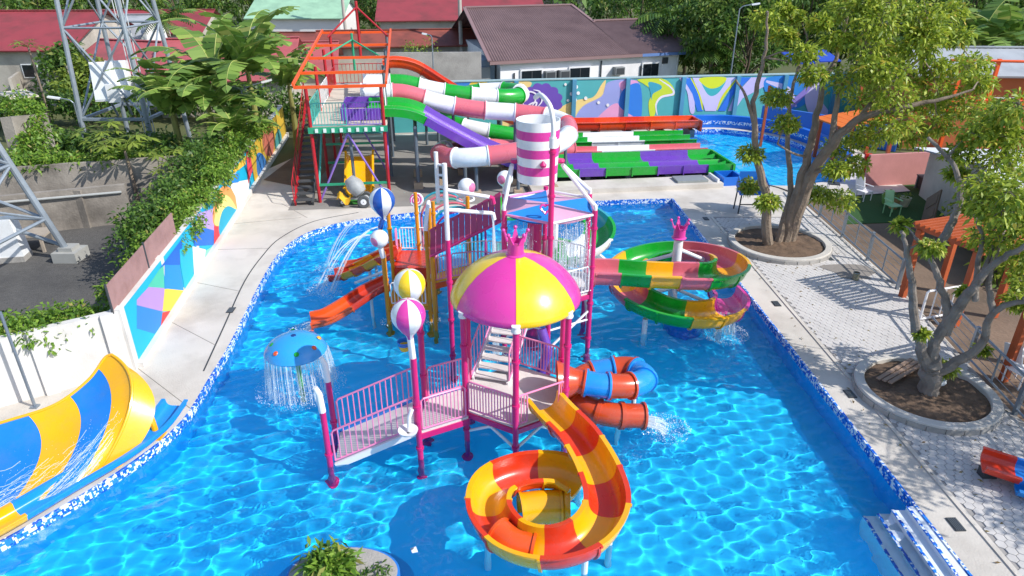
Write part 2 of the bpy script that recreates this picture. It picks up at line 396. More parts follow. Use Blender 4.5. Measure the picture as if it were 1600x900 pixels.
# hexagonal pavers on the sunny side of the pool
bed = sheet('paver_bed', [(9.0, 6), (12.1, 6), (11.95, 13.4), (12.7, 20.2), (12.8, 27), (8.35, 27), (8.7, 16)], [], DZ+.003, M_PAVBED)
_hexme = bpy.data.meshes.new('paver'); _r = .104
_q = MB(); _a = [math.pi/6+math.pi/3*i for i in range(6)]
_q.add([(_r*math.cos(a), _r*math.sin(a), 0) for a in _a] + [(_r*math.cos(a), _r*math.sin(a), .014) for a in _a] + [((_r-.006)*math.cos(a), (_r-.006)*math.sin(a), .02) for a in _a],
       [(12, 13, 14, 15, 16, 17)] + [(k+6*j, (k+1) % 6+6*j, (k+1) % 6+6*j+6, k+6*j+6) for j in (0, 1) for k in range(6)])
_hexme.from_pydata(_q.v, [], _q.f); finish(_hexme, M_PAVER, 20)
_cells = []; _pr = random.Random(4)
RING = [(10.03, 23.83, 1.84), (10.23, 14.1, 1.62)]
for j in range(128):
    for i in range(27):
        x = 8.2 + i*.188 + (.094 if j % 2 else 0); y = 6.2 + j*.163
        if inside([(9.08, 6), (12.0, 6), (11.85, 13.4), (12.6, 20.2), (12.7, 26.9), (8.45, 26.9), (8.78, 16)], np.array([x]), np.array([y]))[0] and all(math.hypot(x-a, y-b) > r-.05 for a, b, r in RING): _cells.append((x, y))
_cells = [c for c in _cells if c[1] > 7.0]; _cells.sort(key=lambda c: c[1] if (c[0]/c[1] < .86) else 99)
_restmb = MB()
for k, (x, y) in enumerate(_cells):
    dz = _pr.uniform(-.004, .003); 
    if k < 300:
        o = link(bpy.data.objects.new('paver', _hexme)); o.parent = bed; o.location = (x, y, DZ+.002+dz); o.rotation_euler = (_pr.uniform(-.008, .008), _pr.uniform(-.008, .008), _pr.uniform(-.01, .01))
    else: _restmb.add([(a+x, b+y, c+DZ+.002+dz) for a, b, c in _q.v], _q.f)
tag(_restmb.build('pavers', M_PAVER, bed, 20), kind='stuff')
# curb strip between coping and pavers, joint lines
for a, b in (((8.98, 6.0), (8.68, 16)), ((8.68, 16), (8.33, 27))):
    o = MB().beam((*a, DZ+.012), (*b, DZ+.012), .1, .03).build('edge_strip', M_CONC, deck)
_j = [G(p[0], p[1], DZ) for p in [(318, 580), (350, 510), (382, 440), (410, 400), (438, 372), (490, 346), (560, 332)]]
_mb = MB(); loft(_mb, frames(spl(_j, 5)), [(-.02, .003), (.02, .003), (.02, .006), (-.02, .006)]); _mb.build('expansion_joint', M_DARK, deck)
for k, (a, b) in enumerate((((215, 575), (300, 640)), ((262, 500), (338, 540)), ((300, 440), (375, 455)), ((330, 390), (420, 388)), ((362, 350), (470, 340)), ((640, 318), (655, 298)), ((480, 340), (440, 318)))): MB().beam(G(*a, DZ+.003), G(*b, DZ+.003), .014, .008).build('expansion_joint', mat('joint_grey', '#8d877f', .9, .2, 6), deck)
for px, py in ((1213, 475), (1328, 616), (1493, 820), (361, 485), (1103, 342), (1297, 405), (560, 830)):
    if py == 830: continue
    c = G(px, py, DZ); t = thing('deck_drain', {1213: 'grey grate between pool edge and pergola shadow', 1328: 'grey grate beside the near ring planter', 1493: 'grey grate beside the pool steps', 361: 'grey grate on the deck along the painted wall', 1103: 'grey grate near the blue chair', 1297: 'round-edged grate beside the far ring planter'}[px], 'drain', c, 'deck drain grates')
    block('frame', (c.x, c.y, DZ+.012), (.2, .34, .02), M_DARK, t, R(2)); 
    for k in range(5): block('grate_bar', (c.x-.07+.035*k, c.y, DZ+.026), (.012, .3, .01), mat('steel_grey', '#7d858c', .45, .1, 8, metal=.5), t, R(2))
# pool steps in the near corner
M_STEP = mat('pool_step_plaster', '#dfe6ee', .5, .06, 3)
st = thing('pool_steps', 'white submerged pool steps with blue mosaic edges in the near corner', 'steps', (7.6, 9, FLOOR_Z))
for k in range(4):
    x0 = 7.02+.27*k; x1 = 8.04; z = -.12+.1*k; y1 = 10.3; y0 = 7.9-.0*k+.17*k
    MB().box(((x0+x1)/2, (y0+y1)/2 + .001*k, (z+FLOOR_Z)/2), (x1-x0, y1-y0-.002*k, z-FLOOR_Z)).build('step', M_STEP, st)
    MB().box((x0+.02, (y0+y1)/2, z+.005), (.06, y1-y0, .02)).build('mosaic_edge', M_MOSAIC, st); MB().box(((x0+x1)/2, y0+.02, z+.006), (x1-x0-.1, .06, .02)).build('mosaic_edge', M_MOSAIC, st)
# ------------------------------------------------------------------ walls and murals
def onwall(px, py, A, d):
    r = _ray(px, py); n = Vector((-d[1], d[0])); t = (n.x*A[0]+n.y*A[1])/(n.x*r[0]+n.y*r[1])
    x, y, z = r[0]*t, r[1]*t, CAM_H+r[2]*t; return ((x-A[0])*d[0]+(y-A[1])*d[1], z)
def mural(wall, A, d, nrm, shapes, z0, z1, s0, s1, name='mural'):
    """flat paint on the wall: each shape lies a millimetre over the one below"""
    mb = MB(); mats = []
    for k, (col, pts, smooth) in enumerate(shapes):
        m = mat('mural_'+col.lstrip('#'), col, .6, .05, 2, .1, 30, dirt=tuple(c*.8 for c in lin(col)), dirt_amt=.3)
        if m not in mats: mats.append(m)
        if smooth:
            P = [Vector((*p, 0)) for p in pts]; n = len(P); q = spl([P[-1]] + P + [P[0], P[1]], 6)[6:-6]; pts = [(p.x, p.y) for p in q]
        pts = [(min(s1, max(s0, s)), min(z1, max(z0, z))) for s, z in pts]
        tr = geometry.tessellate_polygon([[Vector((*p, 0)) for p in pts]]); off = .004+.0016*k
        mb.mi = mats.index(m); mb.add([(A[0]+d[0]*s+nrm[0]*off, A[1]+d[1]*s+nrm[1]*off, z) for s, z in pts], [tuple(t) for t in tr])
    return mb.build(name, mats, wall)
# left painted wall
LA = (-9.9, 15.33); _l = math.hypot(-2.44, 16.51); LD = (-2.44/_l, 16.51/_l); LN = (LD[1], -LD[0])
def wallbox(name, A, B, z0, z1, t, m, label=None, cat=None, parent=None):
    a = Vector((A[0], A[1], 0)); b = Vector((B[0], B[1], 0)); mb = MB().beam(a+Vector((0,0,(z0+z1)/2)), b+Vector((0,0,(z0+z1)/2)), t, z1-z0)
    o = mb.build(name, m, parent)
    if label: tag(o, label, cat)
    return o
LB = (LA[0]+LD[0]*26.5, LA[1]+LD[1]*26.5)
_off = -.1
lw = wallbox('painted_wall', (LA[0]-LN[0]*.1, LA[1]-LN[1]*.1), (LB[0]-LN[0]*.1, LB[1]-LN[1]*.1), .08, 1.95, .2, M_WHITEWALL, 'low wall painted with bright colour blocks along the left deck', 'wall')
def c5(*p): return [onwall(x/3, 280+y/3, LA, LD) for x, y in p]
ls = [('#0fb2dc', [(0, .35), (26.4, .35), (26.4, 1.95), (0, 1.95)], 0),
 ('#2f86d8', c5((640,590),(760,615),(755,690),(725,725),(640,700)), 0), ('#b48fd8', c5((640,565),(700,500),(770,510),(770,580),(760,620),(640,590)), 0),
 ('#4cc3a4', c5((690,505),(740,430),(765,400),(770,510)), 0), ('#f4d24a', c5((770,515),(875,530),(830,600),(800,625),(760,620)), 0),
 ('#e8413f', c5((760,625),(805,640),(755,695)), 0), ('#1e8fe6', c5((770,400),(840,400),(860,522),(770,512)), 0), ('#1668c8', c5((745,420),(850,280),(852,330),(842,402),(770,402)), 0),
 ('#16b5d2', c5((840,330),(905,300),(915,495),(865,525),(843,400)), 0), ('#f2e9df', c5((900,315),(962,330),(962,392),(915,480)), 0), ('#86d8b6', c5((962,335),(1000,345),(962,395)), 0),
 ('#1f6fd6', c5((915,215),(1000,240),(1006,345),(905,312)), 0), ('#bb9ce0', c5((915,120),(1000,135),(1000,240),(915,216)), 0), ('#e53a48', c5((1000,200),(1042,205),(1037,290),(1008,340)), 0),
 ('#f2a35e', c5((1000,215),(1005,90),(1050,30),(1100,70),(1120,150),(1085,200)), 1), ('#f7df86', c5((1005,215),(1018,125),(1050,75),(1085,100),(1110,160),(1080,200)), 1), ('#17a4c4', c5((1022,235),(1035,160),(1060,128),(1090,135),(1115,165),(1045,270)), 1),
 ('#f5f1ee', c5((1068,20),(1170,0),(1168,100),(1112,150),(1100,80)), 0), ('#2a8be0', c5((1075,-20),(1120,-30),(1115,15),(1080,20)), 0), ('#f5c64a', c5((1085,-60),(1150,-110),(1148,-70),(1090,-25)), 0),
 ('#e84a5f', c5((1150,-130),(1180,-190),(1180,-40),(1160,20)), 0), ('#1c63c4', c5((1180,-190),(1215,-240),(1210,-60),(1180,-30)), 0), ('#eebc3c', c5((1215,-240),(1260,-320),(1255,-140),(1212,-60)), 0)]
_pr2 = random.Random(9)
ls += [('#d9b23c', [(16.3, .36), (26.4, .36), (26.4, 1.94), (16.3, 1.94)], 0), ('#3f7fc4', [(17.2, .36), (19.4, .36), (18.9, 1.0), (17.6, 1.3)], 1), ('#c9705c', [(19.6, .8), (21.5, .36), (22.6, 1.2), (21, 1.94), (19.4, 1.7)], 1), ('#4d9c9a', [(22.4, .36), (24.6, .36), (24.2, 1.1), (22.8, .9)], 1)]
mural(lw, LA, LD, LN, ls, .36, 1.94, .05, 26.4)
wallbox('base_strip', (LA[0]+LN[0]*.06, LA[1]+LN[1]*.06), (LB[0]+LN[0]*.06, LB[1]+LN[1]*.06), .1, .36, .2, M_WHITEWALL, parent=lw)
for s in (0.02, 3.3, 6.6, 9.9, 13.2, 16.6, 19.9, 23.2, 26.4):
    c = (LA[0]+LD[0]*s-LN[0]*.12, LA[1]+LD[1]*s-LN[1]*.12); block('pier', (c[0], c[1], 1.02), (.25, .26, 1.96), M_WHITEWALL, lw, math.atan2(LD[1], LD[0])-math.pi/2)
# rusty sheet panels standing on that wall
M_RUSTSHEET = mat('faded_maroon_sheet', '#a5807c', .75, .12, 2, .3, 30, dirt='#6b4a44', dirt_amt=.5, dirt_scale=1.5)
fp = thing('sheet_fence', 'faded maroon sheet metal panels standing on the painted wall', 'fence', (LA[0], LA[1], 1.95))
for k, (a, b) in enumerate(((-.15, 2.55), (2.62, 5.3))):
    p = Vector((LA[0]+LD[0]*a-LN[0]*.15, LA[1]+LD[1]*a-LN[1]*.15, 2.32)); q = Vector((LA[0]+LD[0]*b-LN[0]*.15, LA[1]+LD[1]*b-LN[1]*.15, 2.32))
    MB().beam(p, q, .03, .72).build('panel', M_RUSTSHEET, fp); rod('post', p+Vector((0,0,-.4)), p+Vector((0,0,.42)), .03, M_DARK, fp)
# white wall in front, leading out of the picture
ww = wallbox('white_wall', (LA[0]-.1, LA[1]-.05), (-14.5, 12.25), .08, 1.95, .2, M_WHITEWALL, 'plain white wall behind the yellow and blue slide', 'wall')
_wd = Vector((-14.5-LA[0], 12.25-LA[1], 0)).normalized(); _wn = Vector((-_wd.y, _wd.x, 0)); _wn = _wn if _wn.y < 0 else -_wn
for s in (.35, 1.9, 3.5): block('pier', Vector((LA[0], LA[1], 1.0))+_wd*s+_wn*.1, (.3, .14, 1.93), M_WHITEWALL, ww, math.atan2(_wd.y, _wd.x))
# back mural wall
BA = (-10.25, 41.4); BD = (math.cos(.136), math.sin(.136)); BN = (BD[1], -BD[0])
BB = (BA[0]+BD[0]*34, BA[1]+BD[1]*34)
bw = wallbox('mural_wall', (BA[0]-BN[0]*.1, BA[1]-BN[1]*.1), (BB[0]-BN[0]*.1, BB[1]-BN[1]*.1), .08, 3.2, .2, M_WHITEWALL, 'long boundary wall with flowing teal, purple and lime mural behind the slides', 'wall')
def c3(*p): return [onwall(800+x/3, y/3, BA, BD) for x, y in p]
def scal(cx, cy, rx, ry, n, k): return c3(*[(cx+rx*(1+k*abs(math.sin(n*a/2)))*math.cos(a), cy+ry*(1+k*abs(math.sin(n*a/2)))*math.sin(a)) for a in [2*math.pi*i/60 for i in range(60)]])
def dot(cx, cy, r): return c3(*[(cx+r*math.cos(a), cy+r*1.1*math.sin(a)) for a in [2*math.pi*i/10 for i in range(10)]])
def swirl(pts, w):
    q = spl([Vector((x, y, 0)) for x, y in pts], 6); L = []; Rr = []
    for i, p in enumerate(q):
        t = (q[min(i+1, len(q)-1)]-q[max(0, i-1)]).normalized(); n = Vector((-t.y, t.x, 0)); ww_ = w*(.35+.65*math.sin(math.pi*min(1, max(0, i/(len(q)-1)))))
        L.append((p.x+n.x*ww_, p.y+n.y*ww_)); Rr.append((p.x-n.x*ww_, p.y-n.y*ww_))
    return c3(*(L + Rr[::-1]))
bs = [('#52aeb2', [(.05, .25), (33.9, .25), (33.9, 3.19), (.05, 3.19)], 0),
 ('#3f86d6', c3((-330,390),(-230,375),(-170,400),(-200,470),(-330,480)), 1), ('#f2cf4a', c3((-190,380),(-120,380),(-130,430),(-210,470)), 1), ('#f0d48e', c3((-20,390),(90,385),(60,440),(40,500),(10,580),(-60,580),(-60,450)), 1),
 ('#f2d58a', c3((180,580),(220,510),(300,470),(380,455),(420,395),(440,380),(420,470),(400,560),(300,590)), 1), ('#6d4fb4', scal(140, 475, 88, 78, 12, .13), 0),
 ('#9aa4df', c3((300,570),(330,500),(420,450),(450,385),(560,372),(600,400),(540,440),(505,500),(520,570),(400,590)), 1), ('#e7a4d2', c3((505,385),(585,378),(575,415),(520,428)), 1), ('#e9a3cc', c3((400,570),(450,505),(500,485),(560,530),(560,570)), 1),
 ('#2f7fdc', c3((502,465),(530,412),(600,398),(605,550),(560,540),(505,500)), 1), ('#c9dc3a', c3((590,372),(700,368),(750,400),(760,445),(715,450),(680,470),(670,535),(648,548),(640,480),(660,430),(620,395)), 1), ('#3aa3bd', c3((640,385),(690,395),(700,415),(660,440),(655,470),(648,430)), 1),
 ('#e8e4f2', swirl([(690,372),(745,410),(755,440),(700,455),(675,490),(680,540)], 5), 0), ('#cfc4ea', c3((785,366),(830,366),(850,420),(856,520),(835,525),(820,430)), 1),
 ('#2f78dc', c3((800,366),(838,366),(880,450),(895,520),(868,522),(845,440)), 0), ('#d9dc2e', swirl([(838,365),(878,440),(893,515)], 6), 0), ('#cfc6ec', c3((845,364),(900,364),(935,440),(990,364),(1060,362),(985,450),(955,520),(905,520),(880,440)), 0),
 ('#3fb0b4', c3((890,364),(1000,362),(975,425),(935,450),(905,425)), 1), ('#d8e02c', c3((880,366),(1000,362),(980,400),(935,415),(900,400)), 1), ('#d8dc2e', swirl([(1055,364),(990,450),(960,515)], 6), 0), ('#2a74da', c3((1060,362),(1120,362),(1030,450),(1000,520),(965,520)), 0),
 ('#c6bdea', c3((1120,362),(1190,362),(1190,400),(1080,460),(1040,520),(1010,520),(1040,450)), 0), ('#2b86d8', c3((1200,362),(1400,372),(1380,480),(1260,520),(1190,440)), 1), ('#cfc6ec', swirl([(1190,380),(1290,420),(1330,500)], 14), 0)]
for x, y, r in ((300,407,9),(310,436,8),(278,440,8),(295,468,9),(262,470,6),(405,480,7),(448,492,7),(345,460,8),(250,395,6)): bs.append(('#f2f0ee', dot(x, y, r), 0))
for p in ([(60,500),(45,460),(75,430),(110,440),(105,480),(80,505)], [(60,520),(80,490),(115,480),(95,520),(70,530)], [(100,420),(130,430),(140,470),(120,500)]): bs.append(('#efeaf6', swirl(p, 4), 0))
bs += [('#cfc6ec', c3((1400,365),(1480,365),(1440,450),(1490,540),(1400,540),(1370,450)), 1), ('#8f7fd0', swirl([(1250,540),(1330,470),(1420,380)], 14), 0), ('#3fa7ae', c3((1480,400),(1580,370),(1580,560),(1500,540)), 1)]
mural(bw, BA, BD, BN, bs, .26, 3.185, .06, 33.9)
for s in (6.2, 10.6, 14.2, 17.6, 21.2, 24.8, 28, 31.5): block('pier', (BA[0]+BD[0]*s+BN[0]*.11, BA[1]+BD[1]*s+BN[1]*.11, 1.68), (.26, .2, 3.06), mat('mural_pier', '#4f93b4', .6, .2, 1.2), bw, .136)
block('coping', (BA[0]+BD[0]*17-BN[0]*.1, BA[1]+BD[1]*17-BN[1]*.1, 3.235), (34.1, .3, .07), mat('mural_coping', '#9fb9bd', .7, .1, 2), bw, .136)
# weathered lot walls behind the gravel
cw = wallbox('cement_wall', V(-60, 330, 24.6)[:2], V(205, 330, 26.6)[:2], .1, 1.75, .22, M_OLDWALL, 'stained grey cement wall behind the gravel lot, the lower one', 'wall')
for px in (60, 135): c = V(px, 330, 24.6+1.0*(px+60)/130); block('pier', (c.x, c.y-.16, .9), (.26, .18, 1.6), M_OLDWALL, cw)
cw2 = wallbox('cement_wall', V(-60, 280, 26.6)[:2], V(300, 260, 29.0)[:2], .1, 2.3, .22, M_OLDWALL, 'stained grey cement wall with vines on top, the upper one', 'wall')
rod('pipe', V(-60, 322, 24.4), V(190, 300, 26.4), .05, mat('grey_pipe', '#a8aaa8', .5, .1, 3), cw)
# ------------------------------------------------------------------ play structure materials
PINK = mat('magenta_painted_steel', '#cf2273', .38, .08, 4, coat=.25, dirt='#a81a5c', dirt_amt=.3)
PPINK = mat('pale_pink_painted_steel', '#ea8cb8', .4, .07, 4)
WHITE = mat('white_painted_steel', '#eceaec', .38, .05, 4, dirt='#c9c6c6', dirt_amt=.3)
FLOORG = mat('grip_deck_white', '#d9d4d2', .7, .08, 6, .3, 60, dirt='#b5aeab', dirt_amt=.4, dirt_scale=2)
ORPOST = mat('amber_painted_steel', '#e0921a', .42, .1, 5, dirt='#b06a12', dirt_amt=.4)
GPINK = gel('gelcoat_magenta', '#dd3fa2'); GYEL = gel('gelcoat_yellow', '#f6cf1c'); GORA = gel('gelcoat_orange', '#ea5a1b'); GRED = gel('gelcoat_red', '#d93a1a')
GBLU = gel('gelcoat_blue', '#1c7bd4'); GGRN = gel('gelcoat_green', '#12a02c'); GPUR = gel('gelcoat_purple', '#6a3fae'); GWHT = gel('gelcoat_white', '#eef0f2'); GROSE = gel('gelcoat_rose', '#d96a78')
GAMB = gel('gelcoat_amber', '#f2b010'); GDKO = gel('gelcoat_burnt_orange', '#c9481c'); GHOT = gel('gelcoat_orange_red', '#f0501a'); GTEAL = gel('gelcoat_teal', '#2f9fae')
GSKY = gel('gelcoat_sky_blue', '#1e8fe2')
UP = Vector((0, 0, 1))
def hexpts(cx, cy, r, rot=-90): return [Vector((cx+r*math.cos(R(rot+60*k)), cy+r*math.sin(R(rot+60*k)), 0)) for k in range(6)]   # 0 front, then counter-clockwise: front right, back right, back, back left, front left
def post(root, p, z1, m=PINK, r=.065, z0=FLOOR_Z, cap=None):
    q = Vector((p[0], p[1], 0)); o = rod('post', q+UP*z0, q+UP*z1, r, m, root, 14)
    MB().lathe([(r*2.1, 0), (r*2.1, .03), (r*1.2, .05), (r*1.15, .14)], q+UP*z0, 14, caps=True).build('foot_flange', m, root).cycles.is_caustics_receiver = True
    for z in np.arange(max(.3, z0+1.1), z1-.3, 1.1): MB().lathe([(r*1.02, -.03), (r*1.35, -.03), (r*1.35, .03), (r*1.02, .03)], q+UP*float(z), 12).build('clamp_collar', m, root)
    if cap: MB().lathe([(r*1.5, 0), (r*1.6, .03), (r*1.3, .08), (r*1.5, .14)], q+UP*(z1-.1), 12, caps=True).build('post_cap', cap, root)
    o.cycles.is_caustics_receiver = True
    return o
def deckplate(root, poly, z, m=FLOORG, edge=PINK, t=.12):
    n = len(poly); c = sum((Vector((p[0], p[1], 0)) for p in poly), Vector())/n
    inner = [c+(Vector((p[0], p[1], 0))-c)*.985 for p in poly]
    MB().prism(inner, z-.04, z).build('platform_floor', m, root)
    for i in range(n): MB().beam(Vector((poly[i][0], poly[i][1], z-t/2-.045)), Vector((poly[(i+1) % n][0], poly[(i+1) % n][1], z-t/2-.045)), .07, t).build('floor_beam', edge, root)
def stairs(root, a, b, w, n, m=FLOORG, side=WHITE, rail=PPINK, t=.035):
    """open stair from a (bottom) to b (top)"""
    a, b = Vector(a), Vector(b); d = Vector((b.x-a.x, b.y-a.y, 0)).normalized(); s = Vector((-d.y, d.x, 0))
    for q in (-1, 1):
        MB().beam(a+s*q*w/2-UP*.05, b+s*q*w/2-UP*.05, .05, .16).build('stringer', side, root)
        if rail: railing(root, a+s*q*(w/2+.04), b+s*q*(w/2+.04), .85, rail, n=10, r=.02)
    for k in range(n):
        p = a.lerp(b, (k+.5)/n); MB().box(p, ((b-a).xy.length/n*.9, w-.06, t), math.atan2(d.y, d.x)).build('step', m, root)
# ------------------------------------------------------------------ front tower with the dome
FC = (.08, 13.25); FR_ = 1.28; FH = hexpts(*FC, FR_); FZ = .82
ft = thing('play_tower', 'magenta play tower with striped magenta and yellow dome roof and ramp', 'play tower', (FC[0], FC[1], FLOOR_Z))
for k, p in enumerate(FH): post(ft, p, 3.3, cap=WHITE)
deckplate(ft, FH, FZ)
_e = lambda i, j, t: FH[i].lerp(FH[j], t)+UP*FZ
railing(ft, _e(5, 0, .06), _e(5, 0, .94), .8, PPINK, 15, .022)          # front left side
railing(ft, _e(0, 1, .05), _e(0, 1, .22), .8, PPINK, 3, .02); railing(ft, _e(0, 1, .86), _e(0, 1, .96), .8, PPINK, 2, .02)
MB().tube([_e(0, 1, .05)+UP*.8, _e(0, 1, .95)+UP*.8], .022).build('top_rail', PPINK, ft)
railing(ft, _e(2, 3, .06), _e(2, 3, .94), .85, PPINK, 14, .022)
for k, (i, j) in enumerate(((5, 0), (0, 1), (4, 5))): rod('brace', FH[i]+UP*.25, (FH[i]+FH[j])/2+UP*.62, .035, WHITE, ft); rod('brace', FH[j]+UP*.25, (FH[i]+FH[j])/2+UP*.62, .035, WHITE, ft)
dome_prof = [(.001, 1.02), (.18, 1.01), (.42, .955), (.7, .85), (.95, .70), (1.17, .50), (1.34, .28), (1.42, .12), (1.44, .03), (1.40, -.03), (1.33, -.02)]
for k in range(6): MB().lathe(dome_prof, (FC[0], FC[1]+.2, 3.26), 10, R(-90+60*k)+.003, R(-30+60*k)-.003).build('dome_panel', GYEL if k % 2 == 0 else GPINK, ft, 50)
MB().lathe([(1.36, 0), (1.2, .3), (.7, .74), (.05, .92)], (FC[0], FC[1]+.2, 3.24), 36).build('dome_lining', GYEL, ft)
def crown(root, c, s, m):
    mb = MB(); c = Vector(c); mb.lathe([(.19*s, 0), (.21*s, .03*s), (.17*s, .06*s), (.165*s, .28*s), (.18*s, .33*s), (.15*s, .33*s), (.14*s, .1*s)], c, 18)
    for k in range(5):
        a = R(72*k+20); d = Vector((math.cos(a), math.sin(a), 0)); sd = Vector((-d.y, d.x, 0))
        b0 = c+d*.165*s+UP*.3*s; tip = c+d*.26*s+UP*.52*s
        mb.hexa([b0-sd*.07*s-d*.02*s, b0+sd*.07*s-d*.02*s, b0+sd*.07*s+d*.015*s, b0-sd*.07*s+d*.015*s, tip-sd*.012*s-d*.02*s, tip+sd*.012*s-d*.02*s, tip+sd*.012*s, tip-sd*.012*s]); mb.ball(tip, .042*s, 8, 6)
    mb.build('crown', m, root)
crown(ft, (FC[0], FC[1]+.2, 4.24), 1.05, GPINK)
# lower landing and ramp on the left
LP = [Vector(p) for p in ((-2.02, 11.95, 0), (-.98, 12.5, 0), (-.98, 13.7, 0), (-2.02, 13.15, 0))]; LZ = .72
MB().prism([(p.x, p.y) for p in LP], LZ-.05, LZ).build('platform_floor', FLOORG, ft)
for i in range(4): MB().beam(LP[i]+UP*(LZ-.12), LP[(i+1) % 4]+UP*(LZ-.12), .06, .14).build('floor_beam', PINK, ft)
railing(ft, LP[0].lerp(LP[1], .08)+UP*(LZ-.02), LP[0].lerp(LP[1], .95)+UP*(LZ-.02), .85, PPINK, 12, .022)
railing(ft, LP[3].lerp(LP[2], .08)+UP*LZ, LP[3].lerp(LP[2], .95)+UP*LZ, .85, PPINK, 13, .022)
for p in (LP[0], LP[3]): post(ft, p, 2.6 if p is LP[0] else 3.0)
RA, RB_ = Vector((-3.85, 11.75, .02)), Vector((-2.1, 12.0, LZ)); _rd = Vector((RB_.x-RA.x, RB_.y-RA.y, 0)).normalized(); _rs = Vector((-_rd.y, _rd.x, 0))
RW = .58; RA = RA+_rs*RW; RB_ = RB_+_rs*RW
MB().beam(RA-UP*.03, RB_-UP*.03, 1.08, .05).build('ramp', FLOORG, ft)
for q in (-1, 1):
    MB().beam(RA+_rs*q*RW-UP*.05, RB_+_rs*q*RW-UP*.05, .06, .14).build('ramp_edge', WHITE if q < 0 else GBLU, ft)
    railing(ft, RA+_rs*q*RW+UP*.02, RB_+_rs*q*RW+UP*.02, .86, PPINK, 14, .022)
    e = RA+_rs*q*RW-_rd*.12; post(ft, e, 1.45); MB().tube([e+UP*1.4, e+UP*1.85-_rd*.02, e+UP*2.02-_rd*.08], [.075, .07, .055], 10).build('spray_nozzle', WHITE, ft)
# water funnel on a bent white pipe
_f = Vector((-2.1, 11.78, 0)); MB().tube([_f+UP*1.45, _f+UP*1.3+Vector((-.06,-.06,0)), _f+UP*.95+Vector((-.08,-.08,0))], .045, 10).build('spout_pipe', WHITE, ft)
MB().lathe([(.03, -.08), (.2, .0), (.215, .05), (.19, .05), (.03, -.03)], _f+Vector((-.1,-.1,.95)), 18).build('spout_bowl', WHITE, ft)
SZT = 1.72
stairs(ft, (-.52, 13.72, FZ+.06), (.12, 16.05, SZT), .86, 9)
# ------------------------------------------------------------------ bucket tower behind
BC = (.97, 17.44); BH = hexpts(*BC, 1.36)
bt = thing('bucket_tower', 'tall magenta tower with blue and pink sail roof under a striped bucket', 'play tower', (BC[0], BC[1], FLOOR_Z))
for k, p in enumerate(BH): post(bt, p, 6.15 if k == 0 else 4.1, r=.07)
deckplate(bt, BH, SZT)
_b = lambda i, j, t: BH[i].lerp(BH[j], t)+UP*SZT
for i, j in ((0, 1), (2, 3), (4, 5)): railing(bt, _b(i, j, .06), _b(i, j, .94), .8, WHITE, 11, .022)
M_SAILB = mat('blue_sail_cloth', '#1f86d6', .6, .08, 3); M_SAILP = mat('pale_pink_sail_cloth', '#d9a3bd', .6, .08, 3)
for k in range(6):
    a, b = BH[k]+UP*4.0, BH[(k+1) % 6]+UP*4.0; c = Vector((*BC, 4.07)); mb = MB(); n = 6; vs = []; 
    for i in range(n+1):
        for j in range(n+1-i):
            t, u = i/n, j/n; p = c*(1-t-u)+a*t+b*u; vs.append(p-UP*.10*4*t*u)
    idx = {}; q = 0
    for i in range(n+1):
        for j in range(n+1-i): idx[i, j] = q; q += 1
    fs = []
    for i in range(n):
        for j in range(n-i):
            fs.append((idx[i, j], idx[i+1, j], idx[i, j+1]))
            if j < n-i-1: fs.append((idx[i+1, j], idx[i+1, j+1], idx[i, j+1]))
    mb.add(vs, fs); mb.add([v-UP*.02 for v in vs], [f[::-1] for f in fs]); mb.build('sail_panel', M_SAILB if k % 2 else M_SAILP, bt)
for k in range(6): rod('roof_beam', BH[k]+UP*3.98, BH[(k+1) % 6]+UP*3.98, .035, PPINK if k % 2 else WHITE, bt)
BK = Vector((.66, 17.3, 4.75))
for k, (i, off) in enumerate(((5, -1), (1, 1), (4, -1), (2, 1))):
    p = BH[i]; e = Vector((BK.x+off*.66, BK.y+(-.15 if k < 2 else .15), 5.15 if k < 2 else 5.1))
    MB().tube(spl([p+UP*4.0, p+UP*4.22, p+UP*4.3+(e-p)*Vector((.12,.12,0)), e], 4), .055, 10).build('support_pipe', WHITE, bt)
MB().tube(spl([BH[0]+UP*6.1, BH[0]+UP*6.45, BH[0]+Vector((-.08,.12,6.85)), BH[0]+Vector((-.28,.6,7.02)), BH[0]+Vector((-.4,.95,6.9))], 6), .06, 10).build('fill_pipe', WHITE, bt)
MB().tube([BH[0]+UP*5.9, BH[0]+UP*6.15], .09, 12).build('pipe_sleeve', WHITE, bt)
# tipping bucket: striped drum, each band a piece
for k in range(7):
    z0 = k*.225; r0 = .52+.045*k/7; r1 = .52+.045*(k+1)/7
    MB().lathe([(r0-.03, z0), (r0, z0), (r1, z0+.225), (r1-.03, z0+.225), (r0-.03, z0)], BK, 32).build('bucket_band', GWHT if k % 2 == 0 else GPINK, bt)
MB().lathe([(.02, .02), (.49, .02), (.49, -.0), (.02, -.0)], BK, 32).build('bucket_base', GWHT, bt); MB().lathe([(.49, .03), (.535, 1.57)], BK, 32).build('bucket_lining', GWHT, bt)
for q in (-1, 1): MB().lathe([(.09, -.05), (.11, 0), (.09, .05)], BK+Vector((q*.6, 0, .5)), 12, caps=True).build('pivot', PINK, bt)
MB().lathe([(.07, -.06), (.09, 0), (.02, .09)], BK+Vector((.12, -.56, .55)), 12, caps=True).build('bell', PINK, bt)
